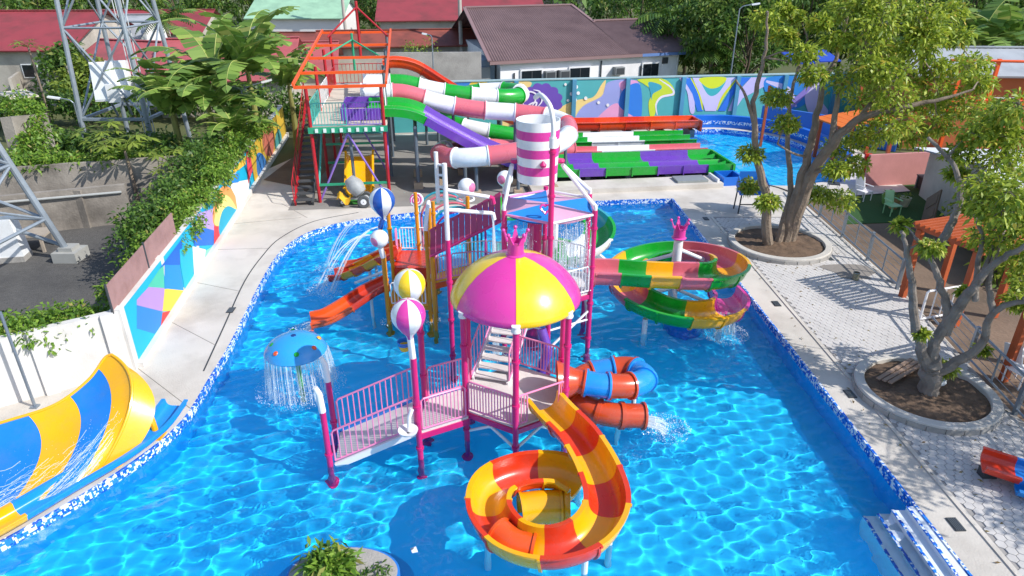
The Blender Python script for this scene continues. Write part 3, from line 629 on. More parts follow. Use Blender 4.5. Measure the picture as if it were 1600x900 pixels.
# heart on the front of the roof
_h = []
for i in range(24):
    a = 2*math.pi*i/24; _h.append(Vector((BH[0].x-.12+.008*16*math.sin(a)**3, BH[0].y+.45+.004*(13*math.cos(a)), 4.22+.0075*(13*math.cos(a)-5*math.cos(2*a)-2*math.cos(3*a)-math.cos(4*a)))))
MB().tube(_h+[_h[0]], .028, 6).build('heart', GPINK, bt)
rod('feed_column', (BC[0]-.35, BC[1]+.1, FLOOR_Z), (BC[0]-.35, BC[1]+.1, 3.9), .2, PINK, bt, 18)
MB().tube(spl([(.75, 15.2, 1.45), (.9, 15.0, .9), (.75, 14.95, .35), (.7, 14.9, FLOOR_Z)], 5), .13, 12).build('spiral_pipe', GPUR, bt)
for i in (0, 1, 5): rod('brace', BH[i]+UP*.3, BH[(i+1) % 6]+UP*1.2, .035, WHITE, bt); rod('brace', BH[i]+UP*.9, BH[(i+1) % 6]+UP*.9, .03, WHITE, bt)
# tall ladder-like shower frame
sf = thing('spray_tower', 'tall magenta post with white twin-pipe ladder head and spout arms', 'spray post', (-1.6, 15.8, FLOOR_Z))
post(sf, (-1.6, 15.8), 3.66); rod('pipe', (-1.6, 15.8, 3.62), (-1.6, 15.8, 5.6), .06, WHITE, sf); rod('pipe', (-1.8, 15.9, 4.6), (-1.8, 15.9, 5.85), .05, WHITE, sf)
for z in (4.7, 5.0, 5.3, 5.55): rod('rung', (-1.6, 15.8, z), (-1.8, 15.9, z), .03, WHITE, sf)
for z, q in ((4.95, .1), (4.45, .35)):
    MB().tube([(-1.6, 15.8, z), (-.55, 15.9+q, z-.25)], .05, 10).build('spout_arm', WHITE, sf); MB().tube([(-.55, 15.9+q, z-.25), (-.48, 15.9+q, z-.27), (-.45, 15.9+q, z-.42)], .06, 10).build('spout', PINK if q < .2 else WHITE, sf)
# ------------------------------------------------------------------ yellow / orange flume spiral in front
fl = thing('spiral_flume', 'open yellow and orange spiral water slide nearest the camera', 'water slide', (.7, 10, FLOOR_Z))
_p = [G(x, y, z) for x, y, z in ((848, 640, .92), (868, 664, .9), (905, 703, .86), (938, 760, .80), (949, 812, .74), (920, 857, .68), (858, 877, .62), (795, 861, .57), (762, 818, .53), (770, 776, .50), (815, 754, .47), (868, 752, .43), (902, 768, .38))]
FLP = spl(_p, 8)
chute(fl, FLP, u_prof(.67, .42, p=.75), [GAMB, GRED, GAMB, GRED, GAMB, GRED, GAMB, GRED, GAMB, GRED, GAMB], per=9, bank=lambda t: -.10*min(1, max(0, (t-.15)*4)))
_c = G(850, 795, .5)
for px, py, z in ((915, 862, .5), (762, 830, .4), (955, 815, .55), (905, 735, .4)):
    b = G(px, py, z); rod('support_leg', (b.x, b.y, FLOOR_Z), (b.x, b.y, z), .06, WHITE, fl)
def halftube(root, path, r, m, a0=-.15*math.pi, a1=1.15*math.pi, n=14, t=.03):
    pr = [(r*math.cos(a0+(a1-a0)*i/n), r*math.sin(a0+(a1-a0)*i/n)) for i in range(n+1)]; pi_ = [((r-t)*math.cos(a0+(a1-a0)*i/n), (r-t)*math.sin(a0+(a1-a0)*i/n)) for i in range(n+1)]
    mb = MB(); F = frames(path); loft(mb, F, pr + pi_[::-1])
    for e, k in ((0, 1), (-1, -2)):
        p, s, nn = F[e]; tt = (F[k][0]-p).normalized(); q = [(u*1.1, v*1.1) for u, v in pr]; loft(mb, [(p, s, nn), (p+tt*.05, s, nn)], q + pi_[::-1])
    mb.build('tube_cover', m, root)
halftube(fl, spl([G(778, 832, .62), G(803, 851, .6), G(836, 859, .58)], 6), .28, GORA)
_y0, _y1 = G(812, 797, .28), G(878, 792, .28)
halftube(fl, spl([_y0, (_y0+_y1)/2+Vector((0, .03, .0)), _y1], 6), .33, GAMB, -.3*math.pi, 1.3*math.pi)
MB().lathe([(.30, 0), (.36, .04), (.40, .14), (.38, .14), (.3, .02)], (0,0,0), 20).build('end_flare', GAMB, fl).matrix_basis = Matrix.Translation(_y1) @ Matrix.Rotation(R(90), 4, 'Y')
# ------------------------------------------------------------------ blue / orange tube
tb = thing('tube_slide', 'curled blue and burnt-orange tube slide pouring beside the play tower', 'water slide', (2.3, 13.6, FLOOR_Z))
_p = [(1.15, 13.35, 1.2), (1.6, 13.25, 1.15), (2.2, 13.2, 1.08), (2.85, 13.35, 1.0), (3.18, 13.8, .92), (2.9, 14.3, .85), (2.25, 14.3, .78), (1.75, 14.15, .7), (1.5, 13.7, .6), (1.75, 13.25, .48), (2.3, 13.05, .38), (3.1, 13.1, .3)]
tube_slide(tb, spl(_p, 8), .29, [GDKO, GSKY, GDKO, GSKY, GSKY, GDKO, GSKY, GDKO, GDKO, GDKO, GDKO, GDKO], per=6)
MB().lathe([(.29, 0), (.31, .1), (.5, .5), (.48, .5), (.29, .1)], (0,0,0), 20).build('entry_flare', GDKO, tb).matrix_basis = Matrix.Translation((1.55, 13.27, 1.16)) @ Matrix.Rotation(R(-92), 4, 'Y')
for x, y, z in ((2.95, 13.7, .7), (1.7, 14.2, .5), (2.5, 13.05, .15)): rod('support_leg', (x, y, FLOOR_Z), (x, y, z), .06, WHITE, tb)
# ------------------------------------------------------------------ four-coloured open helix with crown
SC_ = Vector((4.92, 18.75, 0)); hx = thing('helix_slide', 'open helix slide in green, rose, yellow and pink round a crowned white column', 'water slide', (SC_.x, SC_.y, FLOOR_Z))
_p = [Vector((2.2, 17.25, 1.85)), Vector((2.9, 17.28, 1.82)), Vector((3.9, 17.2, 1.78))]
for k in range(0, 20):
    a = R(-75+22.5*k); _p.append(Vector((SC_.x+.05+(1.52+.012*max(0, k-6))*math.cos(a), SC_.y+(1.52+.012*max(0, k-6))*math.sin(a), 1.70-.073*k)))
_p.append(Vector((6.6, 19.3, .26)))
chute(hx, spl(_p, 4), u_prof(.86, .46, p=.62), [GROSE, GGRN, GAMB, GROSE, GGRN, GGRN, GAMB, GROSE, GROSE, GGRN, GGRN, GAMB, GAMB, GROSE, GGRN, GGRN, GAMB, GAMB, GPINK, GPINK], per=7, bank=lambda t: -.07 if t > .15 else 0)
rod('column', (SC_.x, SC_.y, FLOOR_Z), (SC_.x, SC_.y, 2.55), .15, WHITE, hx, 18, .9); crown(hx, (SC_.x, SC_.y, 2.52), 1.05, GPINK)
for k in range(6):
    a = R(60*k+25); z = 1.9-.5*k/6; e = SC_+Vector((1.05*math.cos(a), 1.05*math.sin(a), z-.25)); rod('strut', SC_+UP*(z+.3 if k < 3 else .9), e if k < 3 else e-UP*.5, .055, WHITE, hx)
for a, z in ((-130, .5), (-40, .35), (100, .5)): q = SC_+Vector((1.6*math.cos(R(a)), 1.6*math.sin(R(a)), 0)); rod('support_leg', q+UP*FLOOR_Z, q+UP*z, .08, WHITE, hx)
# blue drum and chute at its foot
MB().lathe([(.55, FLOOR_Z), (.55, .12), (.5, .16), (.02, .18)], SC_+Vector((.35,-.3,0)), 24).build('foot_drum', GBLU, hx)
# ------------------------------------------------------------------ green / white helix behind the bucket tower
gh = thing('green_helix', 'green and white open helix slide behind the bucket tower', 'water slide', (1.35, 20.4, FLOOR_Z)); _p = []
for k in range(0, 25): a = R(200-22.5*k); _p.append(Vector((1.35+1.45*math.cos(a), 20.4+1.45*math.sin(a), 2.75-2.4*k/25)))
chute(gh, spl(_p, 4), u_prof(.8, .42, p=.8), [GGRN, GWHT, GGRN, GTEAL, GGRN, GWHT, GGRN, GGRN, GTEAL, GWHT, GGRN, GWHT], per=7)
rod('column', (1.35, 20.4, FLOOR_Z), (1.35, 20.4, 2.6), .13, WHITE, gh); rod('support_leg', (2.6, 20.9, FLOOR_Z), (2.6, 20.9, 1.9), .07, WHITE, gh)
# ------------------------------------------------------------------ toddler deck with amber posts
td = thing('toddler_deck', 'low yellow-floored deck on amber posts with white rails', 'play deck', (-3, 19, FLOOR_Z))
TP = [(-3.72, 18.25), (-2.46, 18.25), (-2.5, 19.55), (-3.75, 19.6), (-3.1, 21.0), (-2.55, 21.0), (-1.4, 20.6)]
for k, p in enumerate(TP): post(td, p, (2.3, 2.95, 3.2, 3.3, 3.2, 2.9, 3.2)[k], ORPOST, .06)
MB().prism([TP[0], TP[1], TP[2], TP[3]], .5, .58).build('platform_floor', GAMB, td)
for i in range(4): MB().beam(Vector((*TP[i], .47)), Vector((*TP[(i+1) % 4], .47)), .06, .12).build('floor_beam', ORPOST, td)
MB().prism([(-3.75, 19.6), (-2.5, 19.55), (-2.45, 21.0), (-3.75, 21.0)], 1.14, 1.2).build('platform_floor', GRED, td)
railing(td, (-3.6, 18.2, .58), (-2.58, 18.2, .58), .75, WHITE, 10, .02); railing(td, (-2.44, 18.35, .58), (-2.46, 19.45, .58), .75, WHITE, 10, .02)
railing(td, (-3.7, 21.0, 1.2), (-2.5, 21.0, 1.2), .8, WHITE, 12, .02); railing(td, (-2.45, 19.65, 1.2), (-2.45, 20.9, 1.2), .8, PPINK, 11, .02); railing(td, (-3.8, 20.75, 1.2), (-3.8, 21.0, 1.2), .8, PPINK, 3, .02)
for z0, z1, y0, y1 in ((.58, 1.2, 19.5, 19.6),): MB().box((-3.12, 19.56, .87), (1.15, .06, .6)).build('riser_panel', GRED, td)
MB().tube(spl([(-2.5, 19.55, 3.2), (-2.5, 19.45, 3.4), (-2.46, 18.4, 3.15), (-2.46, 18.25, 2.95)], 4), .06, 10).build('arch_pipe', WHITE, td)
# sloping magenta bridge canopy made of planks
cb = thing('bridge_canopy', 'sloping magenta plank canopy between toddler deck and bucket tower', 'canopy', (-1.2, 18, FLOOR_Z))
_A, _B, _C, _D = V(672, 398, 17.7), V(783, 342, 17.3), V(782, 300, 18.5), V(672, 358, 18.9)
for k in range(12):
    a, b, c, d = _A.lerp(_B, k/12+.003), _A.lerp(_B, (k+1)/12-.003), _D.lerp(_C, (k+1)/12-.003), _D.lerp(_C, k/12+.003); dz = UP*(.012 if k % 2 else 0)
    MB().hexa([a-UP*.04+dz, b-UP*.04+dz, c-UP*.04+dz, d-UP*.04+dz, a+dz, b+dz, c+dz, d+dz]).build('plank', mat('magenta_plank', '#b3295f', .5, .1, 3), cb)
rod('edge_rail', _A-UP*.06, _B-UP*.06, .04, PINK, cb); rod('edge_rail', _D-UP*.06, _C-UP*.06, .04, PINK, cb)
for p in (_A, _D): rod('post', (p.x+.05, p.y, FLOOR_Z), (p.x+.05, p.y, p.z-.05), .06, ORPOST, cb)
# yellow arched bridge
yb = thing('arched_bridge', 'yellow arched footbridge with white rails under the magenta canopy', 'bridge', (-1.2, 19.5, FLOOR_Z)); _pp = []
for k in range(13): t = k/12; _pp.append(Vector((-2.45+2.35*t, 19.3-1.3*t*.6, .95+.55*math.sin(math.pi*t*.62))))
for k in range(12): MB().beam(_pp[k], _pp[k+1], .85, .06).build('plank', GAMB if k % 3 else GYEL, yb)
_sd = Vector((.3, .95, 0)).normalized()
for q in (-1, 1):
    for a, b in ((0, 4), (4, 8), (8, 12)): railing(yb, _pp[a]+_sd*.43*q, _pp[b]+_sd*.43*q, .8, WHITE if q > 0 else PPINK, 8, .018)
_mb = MB(); loft(_mb, frames([p-UP*.1-_sd*.42 for p in _pp]), [(-.03, -.12), (.03, -.12), (.03, .05), (-.03, .05)]); _mb.build('side_beam', GORA, yb)
for q in (.3, .75): p = _pp[int(12*q)]; rod('support_leg', (p.x, p.y, FLOOR_Z), (p.x, p.y, p.z-.1), .06, WHITE, yb)
# small slides of the toddler deck
s1 = thing('toddler_slide', 'straight orange toddler slide at the front of the amber deck', 'slide', (-5, 18.4, FLOOR_Z))
chute(s1, spl([(-3.75, 18.75, .95), (-4.3, 18.6, .72), (-5.0, 18.2, .38), (-5.5, 17.9, .2), (-5.95, 17.75, .15)], 6), u_prof(.62, .26, p=.6), [GRED, GORA], per=8); rod('support_leg', (-4.3, 18.6, FLOOR_Z), (-4.3, 18.6, .68), .05, WHITE, s1)
s2 = thing('toddler_slide', 'patchwork red and amber toddler slide at the rear of the amber deck', 'slide', (-5, 20.3, FLOOR_Z))
chute(s2, spl([(-3.7, 20.25, 1.32), (-4.2, 20.3, 1.1), (-4.9, 20.6, .62), (-5.6, 20.9, .25), (-6.1, 21.0, .16)], 6), u_prof(.5, .24, p=.6), [GRED, GAMB, GORA, GAMB, GRED], per=5); rod('support_leg', (-4.7, 20.5, FLOOR_Z), (-4.7, 20.5, .7), .05, WHITE, s2)
s3 = thing('toddler_slide', 'plain orange toddler slide just behind the patchwork one', 'slide', (-5, 20.9, FLOOR_Z))
chute(s3, spl([(-3.7, 20.85, 1.32), (-4.2, 20.95, 1.1), (-4.9, 21.25, .62), (-5.5, 21.5, .28), (-5.9, 21.6, .18)], 6), u_prof(.5, .24, p=.6), [GORA, GAMB, GORA], per=7); rod('support_leg', (-4.6, 21.1, FLOOR_Z), (-4.6, 21.1, .7), .05, WHITE, s3)
MB().tube([(-4.0, 19.95, .95), (-5.15, 20.25, .35)], .05, 8).build('side_rail', WHITE, s2)
# ------------------------------------------------------------------ balloons and spray toys
def balloon(label, c, r, m1, m2, base, stem, stem_m, neck_m, zpost, poles=1):
    t = thing('balloon_post', label, 'spray toy', (base[0], base[1], FLOOR_Z), 'balloon shaped spray posts'); c = Vector(c)
    pf = [(.001, r)] + [(r*math.sin(a), r*math.cos(a)) for a in [math.pi*i/12 for i in range(1, 9)]] + [(r*.5, -r*1.02), (r*.25, -r*1.3), (r*.18, -r*1.55)]
    for k in range(8): MB().lathe(pf[::-1], c, 4, R(45*k+10)+.004, R(45*k+55)-.004).build('gore', m1 if k % 2 else m2, t, 50)
    MB().lathe([(p*.985, z*.985) for p, z in pf][::-1], c, 16).build('lining', m2, t)
    rod('post', (base[0], base[1], FLOOR_Z), (base[0], base[1], zpost), .06, stem_m, t); rod('neck', (base[0], base[1], zpost), (c.x, c.y, c.z-r*1.3), r*.2, neck_m, t)
    return t
M_BALB = gel('balloon_blue', '#1255b4')
balloon('magenta and white striped balloon on a post over the ramp landing', V(638, 492, 11.9), .345, GPINK, GWHT, (-2.03, 11.98), 0, PINK, WHITE, 2.5)
balloon('yellow and white striped balloon just behind the magenta striped one', V(640, 444, 13.1), .34, GYEL, GWHT, (-2.05, 13.25), 0, PINK, WHITE, 2.8)
balloon('blue and white striped balloon above the amber posts', V(597, 313, 18.6), .37, M_BALB, GWHT, (-3.83, 18.62), 0, ORPOST, M_BALB, 2.9)
def eyeball(label, c, r, base, pm, zp, dirn):
    t = thing('spray_ball', label, 'spray toy', (base[0], base[1], FLOOR_Z), 'white and pink spray balls'); c = Vector(c); d = Vector(dirn).normalized()
    MB().ball(c, r, 20, 12).build('ball', GWHT, t)
    b = MB().lathe([(r*1.005*math.sin(a), r*1.012*math.cos(a)) for a in [.02+.55*i/4 for i in range(5)]][::-1], (0,0,0), 16).build('pink_patch', mat('pale_pink_gel', '#e07aa8', .3, .06, 4, coat=.3), t); b.matrix_basis = Matrix.Translation(c) @ d.to_track_quat('Z', 'Y').to_matrix().to_4x4()
    rod('neck', (base[0], base[1], zp), (c.x, c.y, c.z-r*.9), .08, WHITE, t); rod('post', (base[0], base[1], FLOOR_Z), (base[0], base[1], zp), .055, pm, t); return t
_c = V(593, 373, 18.05); eyeball('white and pink spray ball on the foremost amber post', _c, .26, (_c.x+.05, 18.1), ORPOST, 2.2, (-.7, -1, -.2))
_c = V(729, 292, 20.9); eyeball('white and pink spray ball over a white ring on an amber post', _c, .28, (_c.x, 20.95), ORPOST, 3.0, (.9, -.7, .1))
_c = V(789, 279, 21.2); eyeball('pale pink spray ball beside the bucket', _c, .26, (_c.x, 21.25), ORPOST, 2.9, (-.6, -1, .1))
_c = V(727, 311, 20.9); _rg = thing('spray_ring', 'white hoop under the spray ball by the bridge canopy', 'spray toy', _c)
MB().tube([_c+Vector((.28*math.cos(a), .28*math.sin(a), 0)) for a in [2*math.pi*i/24 for i in range(25)]], .035, 8).build('hoop', WHITE, _rg)
_c = V(651, 312, 22.2); lo = thing('lollipop_post', 'pink and white swirl lollipop standing behind the amber posts', 'spray toy', (_c.x, 22.2, FLOOR_Z))
MB().lathe([(.001, -.05), (.22, -.05), (.24, 0), (.22, .05), (.001, .05)], (0,0,0), 24).build('disc', GWHT, lo).matrix_basis = Matrix.Translation(_c) @ Matrix.Rotation(R(75), 4, 'X')
_sp = [Vector((.012*k*math.cos(k*.62)*.7, .012*k*math.sin(k*.62)*.7, .055)) for k in range(3, 27)]; MB().tube(_sp, .022, 6).build('swirl', GPINK, lo).matrix_basis = Matrix.Translation(_c) @ Matrix.Rotation(R(75), 4, 'X')
rod('stick', (_c.x, 22.22, FLOOR_Z), (_c.x, 22.22, _c.z-.22), .05, WHITE, lo)
# rainbow hoops over the entry walk
ar = thing('hoop_tunnel', 'tunnel of teal, pink and purple hoops behind the toddler deck', 'spray arch', (-2.1, 22.5, FLOOR_Z))
for k, m in enumerate((GTEAL, GROSE, gel('gelcoat_sea_green', '#35a08a'), GROSE, GTEAL, GPINK)):
    c = Vector((-2.55+.16*k, 23.6-.42*k, 0)); rr = .85
    MB().tube([c+Vector((rr*math.cos(a), .15*math.cos(a), 0))+UP*(1.55+rr*math.sin(a)) for a in [math.pi*i/16 for i in range(17)]], .04, 8).build('hoop', m, ar)
    for q in (-1, 1): e = c+Vector((rr*q, .15*q, 0)); rod('hoop_leg', e+UP*FLOOR_Z, e+UP*1.56, .04, m, ar)
# ------------------------------------------------------------------ mushroom shower
mu = thing('mushroom_shower', 'blue mushroom shower with coloured dots on a green stem', 'spray toy', (-5.45, 14.8, FLOOR_Z)); MC = Vector((-5.45, 14.8, 0))
MP = [(.001, .42), (.2, .41), (.42, .345), (.62, .22), (.74, .08), (.775, .0), (.74, -.04), (.6, -.02), (.1, .06)]
MB().lathe(MP, MC+UP*1.08, 36).build('cap', gel('gelcoat_turquoise', '#2f9fe4'), mu, 60); rod('stem', MC+UP*FLOOR_Z, MC+UP*1.15, .07, GGRN, mu)
MB().lathe([(.001, .02), (.06, .02), (.07, 0)], MC+UP*1.49, 12).build('top_plug', mat('navy', '#123a80', .4, .1, 3), mu)
for a, q, m in ((-120, .62, GORA), (-70, .62, GGRN), (-25, .62, GORA), (15, .6, GAMB), (-160, .55, GGRN), (60, .6, GORA), (110, .6, GGRN)):
    rr = q; z = .22 if q > .6 else .26; p = MC+Vector((rr*math.cos(R(a)), rr*math.sin(R(a)), 1.08+z)); n = Vector((math.cos(R(a)), math.sin(R(a)), 1.25)).normalized()
    MB().lathe([(.001, .02), (.05, .018), (.065, 0)], (0,0,0), 12).build('dot', m, mu).matrix_basis = Matrix.Translation(p) @ n.to_track_quat('Z', 'Y').to_matrix().to_4x4()
# little blue and yellow tipping cup
tc = thing('tipping_cup', 'small blue and yellow tipping cup behind the ramp landing', 'spray toy', (-2.5, 13.7, FLOOR_Z)); _c = V(632, 540, 13.7)
MB().lathe([(.1, -.12), (.15, .02), (.13, .02), (.08, -.1)], _c, 14, caps=False).build('cup_base', GYEL, tc); MB().lathe([(.15, .02), (.17, .12), (.15, .12), (.13, .02)], _c, 14).build('cup_rim', GBLU, tc)
rod('post', (_c.x+.1, 13.8, FLOOR_Z), (_c.x+.1, 13.8, _c.z+.02), .03, WHITE, tc)
# ------------------------------------------------------------------ slide tower and the four big slides
TO = Vector((-8.5, 28.55, 0)); _ta = .136; EX = Vector((math.cos(_ta), math.sin(_ta), 0)); EY = Vector((-EX.y, EX.x, 0))
def T(u, v, z=0): return TO+EX*u+EY*v+UP*z
REDST = mat('red_painted_steel', '#b3202c', .45, .1, 4, dirt='#7d1a20', dirt_amt=.4); ORST = mat('orange_painted_steel', '#ee5a1c', .45, .06, 4)
GRST = mat('green_painted_steel', '#2c9a72', .45, .1, 4); PUST = mat('lilac_painted_steel', '#8b6fc0', .45, .1, 4); TEST = mat('teal_painted_steel', '#4fb3a8', .45, .1, 4); GYST = mat('grey_painted_steel', '#5f6a75', .5, .12, 4)
TZ = 3.5
tw = thing('slide_tower', 'tall red-legged slide tower with open orange roof frame and concrete floor', 'tower', T(1.5, 5.5, DZ))
for u in (.05, 3.1):
    for v in (.3, 3.9, 7.6, 11.2): rod('leg', T(u, v, DZ), T(u, v, 5.15+.085*v), .075, REDST if u < 1 or v < 1 else GYST, tw, 8)
_t = MB().prism([T(0, .25)[:2], T(3.2, .25)[:2], T(3.2, 11.3)[:2], T(0, 11.3)[:2]], TZ-.18, TZ).build('platform_floor', mat('tower_floor_concrete', '#d2c6b6', .85, .1, 1.5, .3, 20, dirt='#a79a8b', dirt_amt=.6, dirt_scale=.7), tw)
MB().beam(T(-.05, .2, TZ-.1), T(3.25, .2, TZ-.1), .12, .24).build('floor_beam', GRST, tw)
for k in range(9): block('deck_bracket', T(.3+.34*k, .12, TZ-.1), (.12, .06, .16), mat('white_bracket', '#dfe6e2', .5), tw, _ta)
# roof frame: sloping open grid
def RZ(v): return 5.2+.085*v
for k, v in enumerate((-.2, 2.2, 5.1, 8.0, 11.4)): MB().beam(T(-.35, v, RZ(v)+.06), T(3.35, v, RZ(v)+.06), .09, .12).build('roof_bar', ORST, tw)
for u in (-.35, 3.35): MB().beam(T(u, -.25, RZ(-.25)+.18), T(u, 11.45, RZ(11.45)+.18), .09, .12).build('roof_bar', ORST, tw)
rod('king_post', T(1.6, 6.5, RZ(6.5)-.9), T(1.6, 6.5, RZ(6.5)+.9), .06, GRST, tw); rod('roof_strut', T(1.6, 6.5, RZ(6.5)+.6), T(3.1, 5.1, RZ(5.1)), .04, GRST, tw); rod('roof_strut', T(1.6, 6.5, RZ(6.5)+.6), T(.1, 5.1, RZ(5.1)), .04, GRST, tw)
rod('king_post', T(1.6, 11.3, RZ(11)-1.2), T(1.6, 11.3, RZ(11)+1.7), .08, REDST, tw); rod('roof_strut', T(1.6, 11.3, RZ(11)+1.4), T(3.2, 10.5, RZ(10.5)), .05, REDST, tw); rod('roof_strut', T(1.6, 11.3, RZ(11)+1.4), T(0, 10.5, RZ(10.5)), .05, REDST, tw)
railing(tw, T(.15, .3, TZ), T(1.55, .3, TZ), 1.0, TEST, 11, .022); railing(tw, T(1.6, .3, TZ), T(3.05, .3, TZ), 1.0, PUST, 11, .022)
railing(tw, T(.1, 11.2, TZ), T(3.05, 11.2, TZ), 1.1, REDST, 14, .022)
for v0, v1, m in ((.4, 3.7, TEST), (4.1, 7.4, WHITE), (7.8, 11.1, REDST)): railing(tw, T(.08, v0, TZ), T(.08, v1, TZ), 1.0, m, 12, .022)
for v0, v1, m in ((.4, 1.3, PUST), (3.2, 4.4, WHITE), (5.7, 6.8, WHITE), (8.1, 9.3, WHITE)): railing(tw, T(3.1, v0, TZ), T(3.1, v1, TZ), 1.0, m, 6, .022)
for z, m in ((1.0, GRST), (1.9, GRST), (2.7, GRST)):
    MB().beam(T(.05, .3, z), T(3.1, .3, z), .07, .1).build('cross_bar', m, tw) if z < 1.5 else None
    for v in (3.9, 7.6): MB().beam(T(.05, v, z), T(3.1, v, z), .07, .1).build('cross_bar', m, tw)
for a, b, m in (((.1, .35, .3), (1.55, .35, 3.2), PUST), ((3.0, .35, .3), (1.55, .35, 3.2), PUST), ((.1, 3.9, .3), (1.6, 3.9, 3.2), PUST), ((3.0, 3.9, .3), (1.6, 3.9, 3.2), PUST), ((.1, .3, 1.0), (.1, 3.9, 3.2), TEST), ((3.1, .3, 1.0), (3.1, 3.9, 3.2), PUST)): rod('brace', T(*a), T(*b), .045, m, tw, 8)
rod('centre_post', T(1.6, .6, DZ), T(1.6, .6, TZ-.2), .07, GYST, tw)
# timber stair climbing the left side
sg = thing('tower_stair', 'dark steel stair climbing the left side of the slide tower', 'stair', T(-.5, .5, DZ))
MS = mat('dark_stair_steel', '#4d4f52', .6, .15, 4, dirt='#2f3032', dirt_amt=.5)
for q in (-.95, -.2): MB().beam(T(q, -.1, .3), T(q, 6.6, TZ-.1), .06, .2).build('stringer', REDST if q < -.5 else MS, sg)
for k in range(18): t = (k+.5)/18; MB().box(T(-.57, -.1+6.7*t, .35+(TZ-.45)*t), (.72, .3, .05), _ta).build('step', MS, sg)
for q in (-.98,): railing(sg, T(q, -.1, .35), T(q, 6.6, TZ), .9, REDST, 12, .02)
# --- slide 1: green and purple double racer
def sl(name, label): return thing(name, label, 'water slide', T(8, 3, DZ))
def lane2(w=2.8, h=.3, t=.05):
    n = 5; inn = []
    for c in (w/4, -w/4):
        for i in range(n+1):
            a = math.pi*i/n; cc, s_ = math.cos(a), math.sin(a); inn.append((c+(w/4-.03)*math.copysign(abs(cc)**.6, cc), (h if not (abs(c+(w/4-.03)*cc) < .06) else h*.55)*(1-s_**.6)))
    return inn + [(-w/2-.05, h), (-w/2-.05, -t), (w/2+.05, -t), (w/2+.05, h)]
def run(u_z, v): return [T(u, vv, z) for (u, z), vv in zip(u_z, v if isinstance(v, list) else [v]*len(u_z))]
g1 = sl('racing_slide', 'double-lane green and purple racing slide, nearest of the big slides')
_p = spl(run([(2.3, 3.68), (3.7, 3.66), (4.6, 3.42), (5.6, 2.82), (7.6, 1.68), (9.3, .95), (10.5, .66), (12, .6)], 2.85), 8)
chute(g1, _p, lane2(), [GPUR if 0 else GGRN, GPUR, GPUR, GGRN], per=10)
_p = spl(run([(12, .6), (14, .58), (16, .57), (18.2, .56), (19.7, .56)], 2.85), 6)
chute(g1, _p, lane2(h=.34), [GPUR, GGRN, GGRN, GPUR, GPUR, GGRN], per=5)
MB().box(T(19.75, 2.85, .6), (.12, 2.9, .55), _ta).build('end_stop', GGRN, g1)
def chevron(root, u, v, z, m, s=1):
    a, b, c = T(u, v-.25, z+.08), T(u, v+.25, z+.08), T(u+.7*s, v, z+.1); d = T(u, v, z+.3); MB().add([a, b, c, d], [(0, 2, 1), (0, 1, 3), (1, 2, 3), (2, 0, 3)]).build('stop_wedge', m, root)
for v in (2.15, 3.55): chevron(g1, 19.6, v, .56, GGRN, -1); 
for u, z in ((4.4, 3.1), (6.6, 2.0), (8.8, .95)):
    for v in (1.8, 3.8): rod('support_leg', T(u, v, DZ), T(u, v, z), .09, GYST, g1, 10); block('footing', T(u, v, DZ+.15), (.42, .42, .3), mat('buff_concrete', '#b09a82', .9, .15, 3), g1, _ta)
    rod('support_beam', T(u, 1.5, z), T(u, 4.1, z), .07, GYST, g1, 8)
for u in (12.5, 14.5, 16.5, 18.5): block('footing', T(u, 2.85, .34), (.25, 2.4, .3), GYST, g1, _ta)
# --- slide 2: rose and white tube with a double bend
g2 = sl('tube_water_slide', 'rose and white enclosed tube slide bending back under itself')
_p = spl([T(*q) for q in [(1.9, 5.0, 4.08), (2.9, 5.0, 4.05), (4.0, 5.0, 4.0), (5.5, 4.95, 3.55), (7.5, 4.9, 3.15), (9.6, 4.8, 2.95), (11.0, 4.4, 2.8), (11.7, 3.3, 2.65), (11.4, 1.6, 2.45), (10.4, .55, 2.3), (8.6, .25, 2.15), (6.9, .25, 2.0), (5.9, .7, 1.9), (5.5, 1.7, 1.8), (5.7, 3.2, 1.6), (6.6, 4.5, 1.4), (8.2, 5.1, 1.2), (10.5, 5.2, .95), (12.6, 5.2, .8)]], 8)
tube_slide(g2, _p, .43, [GWHT, GROSE, GWHT, GROSE, GWHT, GROSE, GWHT, GROSE, GWHT, GROSE, GROSE, GWHT, GROSE, GWHT, GROSE, GWHT, GROSE, GWHT, GROSE], per=7)
chute(g2, run([(12.5, .55), (14, .52), (19.7, .5)], 5.2), u_prof(.95, .36, p=.6), [GROSE, GWHT, GWHT, GROSE, GROSE], per=3)
for q in ((7.0, .25, 1.6), (8.9, .25, 1.75), (10.6, .6, 1.9), (11.6, 2.8, 2.2), (5.6, 2.4, 1.3), (9.4, 4.85, 2.5), (6.3, 4.9, 2.9)): rod('support_leg', T(q[0], q[1], DZ), T(*q), .08, GYST, g2, 10); block('footing', T(q[0], q[1], DZ+.12), (.4, .4, .24), mat('buff_concrete', '#b09a82'), g2, _ta)
